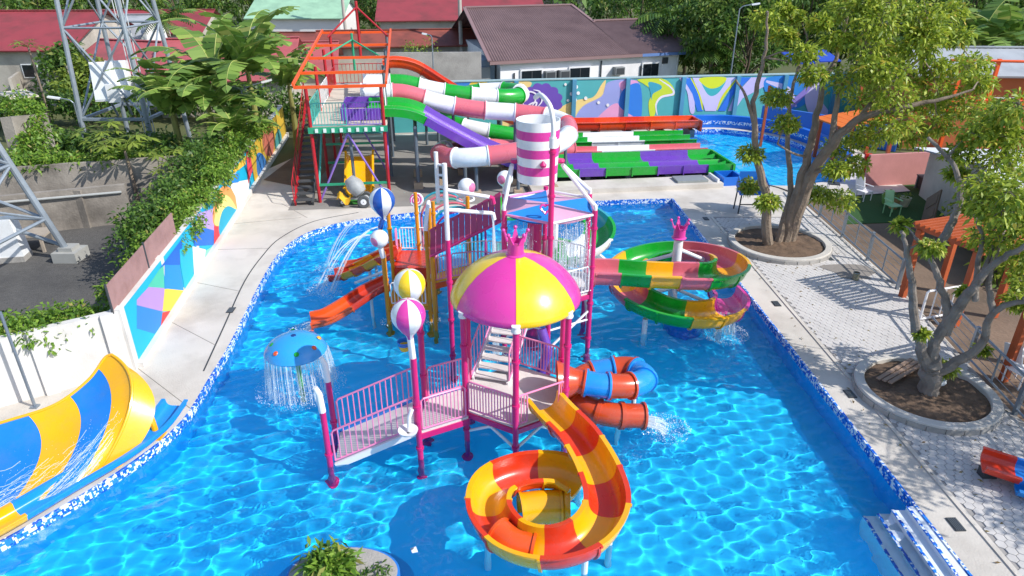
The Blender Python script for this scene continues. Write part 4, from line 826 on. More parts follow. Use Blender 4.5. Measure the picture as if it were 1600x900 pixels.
# --- slide 3: green and white tube
g3 = sl('tube_water_slide', 'green and white enclosed tube slide looping behind the rose tube')
_p = spl([T(*q) for q in [(1.9, 7.4, 4.15), (2.9, 7.4, 4.13), (4.0, 7.4, 4.1), (5.6, 7.4, 3.7), (7.5, 7.4, 3.4), (9.2, 7.5, 3.25), (10.2, 8.2, 3.2), (10.2, 9.6, 3.15), (9.3, 10.5, 3.1), (7.8, 10.6, 3.0), (6.4, 10.2, 2.7), (5.8, 9.0, 2.3), (6.2, 7.8, 1.95), (7.5, 7.1, 1.7), (9.2, 6.9, 1.4), (11.0, 6.9, 1.0), (12.4, 6.9, .85)]], 8)
tube_slide(g3, _p, .43, [GWHT, GGRN, GWHT, GGRN, GWHT, GGRN, GWHT, GGRN, GWHT, GGRN, GGRN, GWHT, GGRN, GWHT, GGRN, GWHT, GGRN], per=7)
for v in (6.75, 7.85): chute(g3, run([(12.3, .62), (14, .6), (19.7, .56)], v), u_prof(.95, .4, p=.6), [GGRN, GWHT, GWHT, GGRN, GGRN], per=3)
for q in ((5.6, 7.4, 3.2), (9.0, 7.5, 2.8), (9.2, 10.5, 2.6), (10.4, 6.9, .7)): rod('support_leg', T(q[0], q[1], DZ), T(*q), .08, GYST, g3, 10)
# --- slide 4: orange-red open slide at the back
g4 = sl('open_water_slide', 'orange and red open slide, farthest of the big slides')
_p = spl(run([(2.9, 4.5), (3.6, 4.55), (4.6, 4.3), (6.0, 3.4), (7.6, 2.4), (9.4, 1.5), (11, .95), (12, .8)], 10.0), 8)
chute(g4, _p, u_prof(1.25, .5, p=.6), [GHOT, GRED, GRED, GHOT, GRED], per=8)
chute(g4, run([(12, .8), (15, .74), (21.2, .7)], 10.2), u_prof(1.3, .55, p=.6), [GHOT, GRED, GHOT, GRED, GHOT, GHOT], per=3)
MB().box(T(21.25, 10.2, .9), (.12, 1.5, .62), _ta).build('end_stop', GRED, g4)
for q in ((5.0, 10, 3.9), (7.4, 10, 2.4), (10, 10, 1.1)): rod('support_leg', T(q[0], q[1], DZ), T(*q), .08, GYST, g4, 10)
for u in (13, 15, 17, 19, 20.8): block('footing', T(u, 10.2, .42), (.3, 1.2, .45), GYST, g4, _ta)
apron = sheet('slide_apron', [tuple(T(*p)[:2]) for p in ((-1.2, -.6), (9.0, -.9), (9.6, 1.2), (17.9, 1.3), (17.9, 12.7), (-1.2, 12.3))], [], DZ+.005, mat('grey_apron_concrete', '#8f8b86', .9, .16, 1.0, .4, 16, dirt='#6c6965', dirt_amt=.6, dirt_scale=.6))
dstrip = sheet('bare_strip', [tuple(p) for p in ((-9.9, 31.0), (-9.5, 30.2), (-9.35, 40.5), (-11.6, 40.8), (-12.1, 32.2))], [], DZ+.008, M_DIRT)
bx = thing('purple_bin', 'purple slatted entry tub at the top of the racing slide', 'entry tub', T(1.9, 1.6, TZ))
for q in ((2.3, 1.4, 1.7, .06), (2.3, 4.3, 1.7, .06)): block('side', T(q[0]-.2, q[1], TZ+.28), (q[2], q[3], .5), GPUR, bx, _ta)
for k in range(8): block('slat', T(1.25, 1.5+.37*k, TZ+.3), (.05, .14, .5), GPUR, bx, _ta)
# low slab with hatch in front of the racer run-out
slab = thing('pump_slab', 'low concrete slab with grey steel hatch beside the racing slide run-out', 'slab', T(14, .6, DZ))
MB().prism([T(9.5, -.1)[:2], T(18.6, -.1)[:2], T(18.6, 1.25)[:2], T(9.5, 1.25)[:2]], DZ-.05, DZ+.22).build('slab', M_CONC, slab); block('hatch', T(17.2, .6, DZ+.28), (1.5, .85, .1), mat('hatch_steel', '#9aa0a0', .5, .1, 4, metal=.3), slab, _ta); block('hatch_frame', T(18.4, .62, DZ+.3), (.1, 1.1, .16), GWHT, slab, _ta)
pit = thing('blue_intake', 'open blue intake box at the near end of the splash pool', 'intake', T(19.2, .75, DZ)); 
for a, d in (((19.2, .2), (1.0, .1)), ((19.2, 1.3), (1.0, .1)), ((18.75, .75), (.1, 1.0)), ((19.65, .75), (.1, 1.0))): block('side', T(a[0], a[1], DZ+.2), (d[0], d[1], .4), M_BLUERIM, pit, _ta)
MB().box(T(19.2, .75, DZ+.03), (.78, .98, .05), _ta).build('bottom', M_DARK, pit)
# loose yellow slide piece on green mat, mixer
yp = thing('slide_piece', 'unfitted yellow twin-lane slide piece under the slide tower', 'slide piece', T(2.0, 1.4, DZ))
chute(yp, [T(1.75, 3.0, 1.5), T(1.75, 2.4, 1.15), T(1.75, 1.6, .55), T(1.75, .9, .3)], u_prof(1.15, .4, p=.5), [GAMB], per=6); block('prop', T(1.75, 2.9, .8), (.1, .1, 1.1), GYST, yp, _ta)
tag(MB().box(T(1.8, .35, DZ+.012), (1.3, 1.1, .016), _ta).build('green_mat', mat('green_turf_mat', '#2f7a2c', .9, .2, 20)), 'small green turf mat in front of the yellow slide piece', 'mat')
cm = thing('cement_mixer', 'grey towable cement mixer with yellow cover on the deck', 'cement mixer', G(553, 322, DZ)); _m = G(556, 322, DZ)
MXG = mat('mixer_grey', '#a3a5a4', .55, .15, 4, dirt='#6f7070', dirt_amt=.6, dirt_scale=4)
_q = MB().lathe([(.1, -.42), (.27, -.35), (.37, -.08), (.37, .1), (.24, .42), (.2, .46), (.18, .44), (.23, .36)], (0,0,0), 20).build('drum', MXG, cm); _q.matrix_basis = Matrix.Translation(_m+Vector((.05, .1, .85))) @ Matrix.Rotation(R(-10), 4, 'X') @ Matrix.Rotation(R(-38), 4, 'Y')
for q, y in ((.42, -.25), (.42, .35), (-.55, 0)):
    w = MB().lathe([(.09, -.05), (.24 if q > 0 else .16, -.06), (.28 if q > 0 else .19, -.03), (.28 if q > 0 else .19, .03), (.24 if q > 0 else .16, .06), (.09, .05)], (0,0,0), 20, caps=True).build('wheel', mat('tyre_rubber', '#55585a', .8, .1, 6), cm); w.matrix_basis = Matrix.Translation(_m+Vector((q, y, .28 if q > 0 else .19))) @ Matrix.Rotation(R(90), 4, 'X')
    h = MB().lathe([(.02, -.065), (.13 if q > 0 else .08, -.06), (.13 if q > 0 else .08, .06), (.02, .065)], (0,0,0), 14).build('rim', GWHT, cm); h.matrix_basis = w.matrix_basis
MB().beam(_m+Vector((-.6, 0, .35)), _m+Vector((.5, 0, .35)), .1, .08).build('chassis', MXG, cm); MB().beam(_m+Vector((.05, .1, .35)), _m+Vector((.05, .1, .9)), .3, .08).build('cradle', MXG, cm); rod('axle', _m+Vector((.42, -.25, .28)), _m+Vector((.42, .35, .28)), .03, MXG, cm)
_mb = MB(); _vs = [_m+Vector((-.75+.12*i, -.25+.1*j, .5+.12*math.sin(i*1.3)+.08*math.cos(j*1.9+i)-.03*(j-2.5)**2)) for j in range(6) for i in range(6)]; _mb.add(_vs, [(j*6+i, j*6+i+1, j*6+i+7, j*6+i+6) for j in range(5) for i in range(5)]); _mb.add([v-UP*.02 for v in _vs], [(j*6+i+6, j*6+i+7, j*6+i+1, j*6+i) for j in range(5) for i in range(5)]); _mb.build('cover', mat('yellow_cloth', '#e8b023', .8, .15, 6), cm)
# ------------------------------------------------------------------ yellow and blue family slide at the left edge
fs = thing('bowl_slide', 'wide yellow and blue banked slide with water running down, left edge', 'water slide', (-9, 12, DZ))
_secs = [((-12.2, 8.8, .3), (-12.9, 9.7, .6), (-13.0, 10.7, .95)), ((-10.9, 9.5, .3), (-11.3, 10.7, .55), (-11.6, 11.5, 1.0)), ((-10.1, 9.95, .3), (-10.2, 11.2, .6), (-10.75, 11.9, 1.08)), ((-9.5, 10.25, .3), (-9.44, 11.6, .74), (-9.97, 12.3, 1.2)), ((-9.0, 10.6, .32), (-8.95, 12.0, 1.0), (-9.45, 12.8, 1.5)), ((-8.75, 11.05, .34), (-8.5, 12.3, 1.28), (-9.15, 13.1, 1.88)), ((-8.62, 11.3, .36), (-8.28, 12.38, 1.42), (-9.0, 13.15, 1.95))]
def secat(t):
    k = [spl([Vector(s[i]) for s in _secs], 8) for i in range(3)]; i = min(len(k[0])-1, int(round(t*(len(k[0])-1)))); return [q[i] for q in k]
_NS = (len(_secs)-1)*8
def bez(a, m, b, t): c = m*2-(a+b)/2; return a*(1-t)**2+c*2*t*(1-t)+b*t*t
for j, (t0, t1) in enumerate(((0, .2), (.2, .4), (.4, .56), (.56, .74), (.74, 1))):
    mb = MB(); i0, i1 = round(t0*_NS), round(t1*_NS); vs = []; n = 14
    for i in range(i0, i1+1):
        a, m, b = secat(i/_NS); vs += [bez(a, m, b, k/n) for k in range(n+1)]
    rows = i1-i0+1; fq = [(r*(n+1)+k, r*(n+1)+k+1, (r+1)*(n+1)+k+1, (r+1)*(n+1)+k) for r in range(rows-1) for k in range(n)]
    mb.add(vs, fq); mb.add([v+Vector((.03, .02, -.045)) for v in vs], [f[::-1] for f in fq]); mb.build('segment', GSKY if j in (0, ) else (GBLU if j in (3, ) else GAMB) if j != 1 else GBLU, fs, 60)
a, m, b = secat(1.0); _arc = [bez(a, m, b, k/16) for k in range(17)]; _mb = MB(); _out = []
for k, p in enumerate(_arc):
    t = (_arc[min(16, k+1)]-_arc[max(0, k-1)]).normalized(); ax = Vector((.8, .2, -.5)).normalized(); _out.append(p+ax*(.42*math.sin(math.pi*min(1, .12+k/16*.9))+.05)-UP*.1)
_mb.add(_arc+_out, [(k, k+1, 18+k, 17+k) for k in range(16)]); _mb.add([p+Vector((-.02, -.02, -.05)) for p in _arc]+[p+Vector((-.02, -.02, -.05)) for p in _out], [(17+k, 18+k, k+1, k) for k in range(16)]); _mb.build('end_flange', GAMB, fs, 60)
_mb = MB().tube(_arc, .035, 8); _mb.build('rolled_rim', GAMB, fs); a_ = [secat(i/_NS)[2] for i in range(_NS+1)]; MB().tube(a_, .035, 8).build('rolled_rim', GAMB, fs)
for px, py, zz, d in ((246, 682, .85, -.22), ):
    c = G(px, py, DZ); rod('support_leg', c, c+Vector((d, .25, zz)), .07, GAMB, fs); block('foot_plate', c+UP*.02, (.3, .3, .04), GAMB, fs)
# trough of blue and yellow channels along the pool edge
tr_ = thing('run_off_trough', 'blue and yellow run-off trough between banked slide and pool', 'trough', (-8.6, 11.2, DZ))
_pp = spl([(-11.0, 7.9, .3), (-9.75, 9.45, .3), (-8.95, 10.75, .3), (-8.4, 11.6, .32), (-8.02, 12.5, .36), (-7.95, 13.35, .42)], 6)
chute(tr_, _pp, u_prof(.46, .2, p=.5, lip=.05), [GBLU, GAMB, GSKY, GSKY, GSKY], per=6, flange=False)
# ------------------------------------------------------------------ vegetation builders
LEAF_A = leafmat('tree_leaf', (.13, .23, .02), (.50, .58, .06), (.60, .42, .07)); LEAF_B = leafmat('dark_leaf', (.035, .10, .018), (.15, .27, .04), (.30, .30, .07)); LEAF_C = leafmat('vine_leaf', (.08, .19, .02), (.26, .42, .05), (.36, .30, .08))
LEAF_D = leafmat('far_leaf', (.05, .12, .02), (.22, .32, .055), (.34, .32, .09)); LEAF_BAN = leafmat('banana_leaf', (.09, .19, .03), (.28, .42, .08), (.42, .38, .12), .3); LEAF_Y = leafmat('pale_shrub_leaf', (.12, .2, .03), (.32, .40, .06))
BARK = mat('grey_bark', '#8d7d6e', .9, .25, 6, 1.0, 14, dirt='#54483d', dirt_amt=.7, dirt_scale=3); BARKD = mat('brown_bark', '#5f5043', .9, .25, 6, .8, 14); BANST = mat('banana_stem', '#8a8a4a', .8, .25, 4, dirt='#5d4f2b', dirt_amt=.7, dirt_scale=2)
def clumps(C, rad, n, rng, flat=.75):
    """n points per clump on uneven shells round the clump centres with outward headings"""
    C = np.array([tuple(c) for c in C]); k = len(C); idx = np.repeat(np.arange(k), n); d = rng.normal(size=(k*n, 3)); d /= np.linalg.norm(d, axis=1)[:, None]
    rr = np.asarray(rad)*np.ones(k); r = rr[idx][:, None]*rng.uniform(.15, 1.0, (k*n, 1))**.6; d2 = d*np.array([1, 1, flat]); P = C[idx]+d2*r
    H = d*.6+rng.normal(size=d.shape)*.7; H[:, 2] -= .15; return P, H
def crown_mesh(parent, C, rad, n, L, W, m, seed, name='crown', flat=.75):
    rng = np.random.RandomState(seed); P, H = clumps(C, rad, n, rng, flat); P[:, 2] = np.maximum(P[:, 2], .12)
    return fast_mesh(name, leaf_quads(P, H, L, W, rng), 4, m, parent)
_lj = random.Random(12)
def limb(mb, pts, r0, r1, n=8, jit=.2):
    p = spl(pts, 5); k = len(p); p = [q+Vector((_lj.uniform(-1, 1), _lj.uniform(-1, 1), _lj.uniform(-.5, .5)))*min(.07, r0*jit)*(0 if i in (0, k-1) else 1) for i, q in enumerate(p)]; mb.tube(p, [r0+(r1-r0)*(i/(k-1))**.8 for i in range(k)], n); return p
def tree(name, label, base, h, r, nclump, nleaf, L, m, seed, group=None, cat='tree', trunk_r=.18, dens=1.0):
    base = Vector(base); t = thing(name, label, cat, base, group); rd = random.Random(seed); mb = MB(); C = []; rad = []
    limb(mb, [base, base+Vector((rd.uniform(-.2, .2), rd.uniform(-.2, .2), h*.3)), base+Vector((rd.uniform(-.4, .4), rd.uniform(-.4, .4), h*.75))], trunk_r, trunk_r*.3)
    for k in range(nclump):
        a = rd.uniform(0, 6.283); q = rd.random()**.5; zz = rd.uniform(.28, 1.0); w = math.sin(math.pi*min(1, max(.08, (zz-.1)/.95)))**.7
        c = base+Vector((math.cos(a)*r*q*w, math.sin(a)*r*q*w, h*zz)); C.append(c); rad.append(r*rd.uniform(.24, .42))
        if k % 3 == 0: s = base+Vector((0, 0, h*zz*.55)); limb(mb, [s, (s+c)/2+UP*.1*h*.3, c], trunk_r*.4, trunk_r*.08, 5)
    mb.build('trunk', BARKD, t); crown_mesh(t, C, rad, nleaf, L, L*.45, m, seed); return t
def bananas(label, base, h, nl, seed, group='banana plants behind the painted wall', lean=(0, 0)):
    """banana plant: fleshy stem and long split arching leaves, each leaf a piece"""
    base = Vector(base); t = thing('banana_plant', label, 'banana plant', base, group); rd = random.Random(seed)
    top = base+Vector((lean[0], lean[1], h*.55)); MB().tube(spl([base, (base+top)/2+Vector((.05, 0, 0)), top], 4), [.2-.012*i for i in range(9)], 9).build('stem', BANST, t)
    for k in range(nl):
        a = 6.283*k/nl*2.4+rd.uniform(-.3, .3); el = rd.uniform(.5, 1.55); L = h*rd.uniform(.45, .62); W = L*rd.uniform(.15, .2); d = Vector((math.cos(a), math.sin(a), 0)); s = Vector((-d.y, d.x, 0)); mb = MB(); n = 17; pts = []
        p = top.copy(); ang = el
        for i in range(n+1):
            pts.append(p.copy()); p = p+(d*math.cos(ang)+UP*math.sin(ang))*(L/n); ang -= (.05+.09*i/n)*rd.uniform(.8, 1.2)*1.05
        MB_ = mb
        for i in range(1, n):
            t0, t1 = i/n, (i+1)/n; w0 = W*math.sin(math.pi*min(1, .1+.9*t0)**.8)**.6; w1 = W*math.sin(math.pi*min(1, .1+.9*t1)**.8)**.6 if i < n-1 else .02; dr = rd.uniform(.02, .35)
            for q in (-1, 1):
                if rd.random() < .07: continue
                sh = pts[i].lerp(pts[i+1], rd.uniform(0, .1)); g = UP*(-dr*w0*(.8 if q > 0 else 1.2)); mb.add([sh, pts[i+1], pts[i+1]+s*q*w1+g*.9+(pts[i+1]-pts[i])*rd.uniform(-.1, .35), pts[i]+s*q*w0+g+(pts[i+1]-pts[i])*rd.uniform(.02, .4)], [(0, 1, 2, 3)])
        mb.build('leaf', LEAF_BAN, t); MB().tube(pts, [.035-.0018*i for i in range(n+1)], 5).build('midrib', mat('banana_midrib', '#a8b060', .6, .1, 4), t)
    return t
def palmate(label, base, h, nl, seed, m=LEAF_Y, name='papaya_tree', cat='papaya tree', group='papaya trees by the lot wall', size=.75):
    base = Vector(base); t = thing(name, label, cat, base, group); rd = random.Random(seed); top = base+UP*h
    MB().tube([base, base+UP*h*.5+Vector((.04, 0, 0)), top], [.09, .075, .05], 8).build('trunk', BARK, t)
    for k in range(nl):
        a = 2.4*k+rd.uniform(-.3, .3); el = rd.uniform(-.1, .9); l = size*rd.uniform(.7, 1.2); d = Vector((math.cos(a)*math.cos(el), math.sin(a)*math.cos(el), math.sin(el))); e = top+d*l; mb = MB().tube([top, top.lerp(e, .5)+UP*.04, e], .014, 5); ax = Vector((math.cos(a), math.sin(a), -.35)).normalized(); s = Vector((-math.sin(a), math.cos(a), 0))
        for q in range(7):
            b = R(-120+40*q); dd = (ax*math.cos(b)+s*math.sin(b)); w = dd.cross(Vector((ax.y*0, 0, 1))).normalized(); r_ = l*.55*rd.uniform(.8, 1.1); mb.add([e, e+dd*r_*.55+w*r_*.16-UP*.01, e+dd*r_-UP*.1*r_, e+dd*r_*.55-w*r_*.16-UP*.01], [(0, 1, 2, 3)])
        mb.build('leaf', m, t)
    return t
def fronds(label, base, h, nf, L, seed, group='palms among the far trees'):
    base = Vector(base); t = thing('palm_tree', label, 'palm tree', base, group); rd = random.Random(seed); top = base+Vector((rd.uniform(-.5, .5), 0, h)); MB().tube(spl([base, (base+top)/2+Vector((.2, 0, 0)), top], 4), .14, 8).build('trunk', BARK, t)
    for k in range(nf):
        a = 2.4*k; ang = rd.uniform(.1, 1.2); d = Vector((math.cos(a), math.sin(a), 0)); s = Vector((-d.y, d.x, 0)); mb = MB(); p = top.copy(); n = 14
        for i in range(n):
            q = p+(d*math.cos(ang)+UP*math.sin(ang))*(L/n); ang -= .11; w = L*.2*math.sin(math.pi*(.12+.85*i/n))
            for g in (-1, 1): mb.add([p, p.lerp(q, .55), p.lerp(q, .55)+s*g*w-UP*w*.5+(q-p)*.9, p+s*g*w*.95-UP*w*.55+(q-p)*.8], [(0, 1, 2, 3)])
            p = q
        mb.build('frond', LEAF_B, t)
    return t
# ------------------------------------------------------------------ the two planters and their trees
CURB = mat('planter_concrete', '#c9c4bd', .85, .12, 3, .4, 30, dirt='#8f8a83', dirt_amt=.5)
def planter(label, cx, cy, r, seed):
    t = thing('ring_planter', label, 'planter', (cx, cy, DZ), 'round tree planters'); rd = random.Random(seed)
    MB().lathe([(r-.24, 0), (r-.24, .2), (r-.22, .22), (r-.02, .22), (r, .2), (r, 0)], (cx, cy, DZ-.005), 56).build('curb', CURB, t)
    for k in range(26): a = 6.283*k/26; block('curb_stone', (cx+(r+.008)*math.cos(a), cy+(r+.008)*math.sin(a), DZ+.075), (.03, 6.283*r/26-.02, .15), M_SLAB, t, a)
    mb = MB(); n = 14; vs = [Vector((cx, cy, DZ+.2))]; 
    for i in range(1, n+1):
        for k in range(40): a = 6.283*k/40; q = (r-.23)*i/n; vs.append(Vector((cx+q*math.cos(a), cy+q*math.sin(a), DZ+.1+.1*(1-i/n)+rd.uniform(-.025, .035))))
    fs = [(0, 1+k, 1+(k+1) % 40) for k in range(40)]+[(1+(i-1)*40+k, 1+i*40+k, 1+i*40+(k+1) % 40, 1+(i-1)*40+(k+1) % 40) for i in range(1, n) for k in range(40)]; mb.add(vs, fs); mb.build('soil', M_SOIL, t, 60); return t
planter('round concrete planter ring at the far tree near the fence', *RING[0], 1); planter('round concrete planter ring with planks lying in it, the nearer one', *RING[1], 2)
ta = thing('shade_tree', 'tall many-stemmed tree with yellow-green leaves in the far planter', 'tree', (10.03, 23.83, DZ)); mb = MB()
def vp(*q): return [V(*p) for p in q]
LA_ = [vp((1200,380,23.6),(1195,300,23.4),(1182,230,23.2),(1178,160,23),(1195,90,23),(1200,20,23)), vp((1225,382,23.9),(1250,290,23.9),(1270,210,24),(1285,140,24.2),(1310,80,24.5),(1330,0,24.5)), vp((1230,380,24),(1268,275,23.7),(1300,225,23.2),(1340,188,23),(1400,170,22.6),(1460,158,22.4),(1520,140,22.4)),
 vp((1298,228,23.2),(1310,150,23.5),(1340,100,24),(1400,50,24.5)), vp((1215,380,23.8),(1235,300,24.2),(1230,210,24.6),(1240,130,24.8),(1262,60,25)), vp((1180,200,23.1),(1165,150,22.8),(1150,125,22.6)), vp((1340,188,23),(1390,130,23.5),(1440,90,24),(1480,60,24)), vp((1270,270,23.6),(1300,262,23),(1330,240,22.6)), vp((1262,245,24),(1240,240,23.2),(1215,225,22.8))]
for k, l in enumerate(LA_): limb(mb, l, (.2, .22, .26, .12, .15, .07, .09, .07, .05)[k], .03, 9)
rd = random.Random(5); CA = []; RA_ = []
for px, py in ((1190,25),(1215,60),(1240,20),(1285,35),(1262,85),(1230,10),(1330,20),(1380,30),(1440,25),(1345,65),(1400,80),(1455,60),(1360,110),(1420,120),(1470,100),(1500,110),(1530,135),(1385,150),(1440,165),(1490,170),(1350,160),(1400,190),(1455,195),(1500,60),(1480,20),(1310,230),(1345,215),(1300,270),(1285,300),(1380,90),(1430,80),(1300,10),(1350,5),(1400,10),(1520,100),(1540,170),(1370,200),(1420,210),(1320,120),(1300,60),(1270,120),(1210,150),(1225,190),(1168,235),(1165,290),(1195,310),(1330,255),(1310,310),(1460,140),(1390,110),(1440,45),(1235,60)):
    near = 1300 < px; Y = rd.uniform(22.2, 25.2); CA.append(V(px+rd.uniform(-8, 8), py+rd.uniform(-6, 6), Y)); RA_.append(rd.uniform(.42, .78) if near else rd.uniform(.25, .45))
_far = LA_
for c in CA[::2]:
    best = min((p for l in LA_ for p in l), key=lambda p: (p-c).length); limb(mb, [best, (best+c)/2+UP*.12, c], .035, .01, 5)
for c, r_ in zip(CA, RA_):
    for k in range(4): d = Vector((rd.uniform(-1, 1), rd.uniform(-1, 1), rd.uniform(-.4, .9))).normalized(); limb(mb, [c-d*r_*.3, c+d*r_*.2+UP*.04, c+d*r_*.9], .016, .005, 4)
mb.build('trunk', BARK, ta); crown_mesh(ta, CA, [r*1.15 for r in RA_], 430, .2, .085, LEAF_A, 3, flat=.6)
tb_ = thing('shade_tree', 'crooked grey tree with bare limbs in the near planter', 'tree', (10.23, 14.1, DZ)); mb = MB()
LB_ = [vp((1450,618,14.05),(1452,585,14.0),(1455,560,14.0)), vp((1453,580,14),(1437,540,14),(1427,480,13.9),(1423,430,13.8),(1417,390,13.7),(1408,362,13.5)), vp((1455,572,14),(1460,535,14.1),(1482,495,14.2),(1468,440,14.2),(1453,405,14.2),(1430,372,14)), vp((1457,398,14.2),(1480,362,14.6),(1498,322,14.8),(1500,285,15),(1480,245,15.2),(1450,215,15.4)), vp((1475,520,14.2),(1500,475,14.0),(1520,450,13.8),(1552,412,13.6),(1595,388,13.4),(1640,350,13.2)), vp((1462,585,14.1),(1495,565,14.0),(1533,540,13.9),(1553,487,13.7),(1600,470,13.4),(1660,440,13.2)), vp((1553,490,13.7),(1545,440,14),(1560,390,14.3),(1600,330,14.6)), vp((1524,470,13.8),(1528,410,14),(1535,370,14.4),(1520,330,14.8)), vp((1530,440,14.0),(1570,350,15),(1585,280,15.5),(1570,220,16),(1590,160,16))]
for k, l in enumerate(LB_): limb(mb, l, (.25, .15, .17, .12, .16, .15, .08, .07, .08)[k], .2 if k == 0 else .035, 10)
CB = []; RB = []
for px, py, r_ in ((1565,330,.6),(1592,350,.6),(1540,372,.45),(1595,400,.5),(1545,320,.5),(1588,285,.6),(1560,255,.5),(1500,240,.35),(1408,352,.18),(1455,386,.22),(1600,440,.4),(1570,215,.5),(1592,165,.5),(1520,210,.35),(1480,575,.2),(1600,320,.6),(1560,370,.5),(1620,300,.7),(1640,360,.7),(1580,245,.5),(1600,210,.6),(1535,290,.4),(1575,300,.55),(1440,520,.1),(1535,545,.15),(1507,455,.1),(1495,270,.22),(1660,420,.6),(1590,470,.3),(1545,200,.4),(1570,180,.4)): CB.append(V(px, py, rd.uniform(13.4, 15.2) if py > 270 else rd.uniform(15, 16.2))); RB.append(r_)
for k in range(30): CB.append(Vector((rd.uniform(13.2, 17.5), rd.uniform(7.2, 12.6), rd.uniform(4.2, 6.4)))); RB.append(rd.uniform(.55, .9))
for q in ((13.6, 12.2, 5.0), (14.5, 10.5, 5.4), (15.5, 9.0, 5.4), (16.4, 11.0, 5.6)): l = [LB_[5][-2], Vector((12.6, 12.8, 4.2)), Vector(q)]; LB_.append(l); limb(mb, l, .09, .03, 7)
for c in CB:
    best = min((p for l in LB_ for p in l), key=lambda p: (p-c).length); limb(mb, [best, (best+c)/2+UP*.08, c], .028, .008, 5)
for c, r_ in zip(CB, RB):
    for k in range(4): d = Vector((rd.uniform(-1, 1), rd.uniform(-1, 1), rd.uniform(-.4, .9))).normalized(); limb(mb, [c-d*r_*.3, c+d*r_*.2+UP*.03, c+d*r_*.9], .012, .004, 4)
mb.build('trunk', mat('dark_grey_bark', '#8a8078', .9, .3, 6, 1.0, 14, dirt='#3f3833', dirt_amt=.7, dirt_scale=3), tb_); crown_mesh(tb_, CB, [r*1.1 for r in RB], 330, .155, .07, LEAF_A, 8, flat=.6)
PLK = mat('sawn_plank', '#a08674', .8, .2, 5, .3, 30)
for k in range(3): a, b = G(1372+9*k, 592+3*k, DZ+.26), G(1425+8*k, 561+4*k, DZ+.28); tag(MB().beam(a, b, .1, .035).build('plank', PLK), ('sawn plank lying nearest the curb in the near planter', 'sawn plank lying between two others in the near planter', 'sawn plank lying nearest the trunk in the near planter')[k], 'plank', 'planks in the near planter')
_c = G(1467, 600, DZ+.25); _mb = MB(); _rg = random.Random(3); _mb.ball(_c+UP*.08, .16, 12, 8, .6); _mb.v = [(x+_rg.uniform(-.03, .03), y+_rg.uniform(-.03, .03), z+_rg.uniform(-.03, .03)) for x, y, z in _mb.v]; tag(_mb.build('plastic_bag', mat('white_plastic', '#e8e8ea', .4, .05, 4)), 'crumpled white plastic bag beside the near tree trunk', 'bag')
_rf = np.random.RandomState(2); _fp = np.array([(10.0+_rf.normal()*1.9, (23.8 if i % 2 else 14.2)+_rf.normal()*2.2, DZ+.03) for i in range(420)]); _fp = _fp[(_fp[:, 0] > 8.1) & (_fp[:, 0] < 12.0)]; _fd = _rf.normal(size=_fp.shape); _fd[:, 2] = 0.02
tag(fast_mesh('fallen_leaves', leaf_quads(_fp, _fd, .1, .05, _rf, .05), 4, leafmat('dry_leaf', (.16, .09, .03), (.30, .24, .06))), 'dry leaves scattered on the pavers round the planters', 'leaves', kind='stuff')
# ------------------------------------------------------------------ steel fence on the right
GALV = mat('galvanised_steel', '#8c97a3', .4, .12, 6, metal=.55); 
FP_ = [Vector(p) for p in ((12.95, 29.5, DZ), (12.85, 27.0, DZ), (12.8, 24.7, DZ), (12.7, 22.4, DZ), (12.6, 20.1, DZ), (12.5, 17.9, DZ), (12.2, 15.6, DZ), (11.95, 13.3, DZ), (11.75, 11.2, DZ))]
fe = thing('steel_fence', 'galvanised steel pipe fence with wires along the paved deck', 'fence', FP_[4])
for i, p in enumerate(FP_):
    if i == 5: continue
    block('post', p+UP*.55, (.09, .09, 1.1), GALV, fe)
for a, b in zip(FP_, FP_[1:]):
    if a is FP_[4] : continue
    rod('top_rail', a+UP*1.0, b+UP*1.0, .035, GALV, fe); rod('bottom_rail', a+UP*.15, b+UP*.15, .03, GALV, fe); m_ = (a+b)/2; rod('mid_post', m_+UP*.15, m_+UP*1.0, .025, GALV, fe)
    for z in (.36, .58, .8): rod('wire', a+UP*z, b+UP*z, .009, GALV, fe, 5)
cbl = [G(x, y, DZ+.03) for x, y in ((1225, 300), (1262, 345), (1300, 375), (1340, 405), (1380, 432), (1420, 450))]
tag(MB().tube(spl(cbl, 6), .03, 6).build('white_hose', mat('hose_white', '#d8d5cf', .5, .1, 4)), 'white hose lying along the foot of the steel fence', 'hose')
_c = G(1330, 425, DZ+.006); _q = [(_c.x+(.62+.16*math.sin(3*a)+.1*math.cos(5*a))*math.cos(a)*1.25, _c.y+(.75+.14*math.cos(2*a))*math.sin(a)) for a in [6.283*i/40 for i in range(40)]]
tag(MB().prism(_q, DZ+.02, DZ+.035).build('cement_spill', mat('wet_cement', '#8d8680', .8, .15, 6, .4, 20)), 'grey patch of spilled cement on the hexagonal pavers', 'cement spill')
_c = G(1336, 438, DZ); _t = thing('paint_tin', 'small dull tin standing on the cement patch', 'tin', _c); MB().lathe([(.1, 0), (.105, .25), (.09, .25), (.09, .05)], _c+UP*.035, 14, caps=False).build('tin_body', mat('dull_tin', '#8f8d78', .5, .15, 6, metal=.4), _t); MB().lathe([(.11, .24), (.11, .26), (.1, .26)], _c+UP*.035, 14).build('tin_rim', GALV, _t)
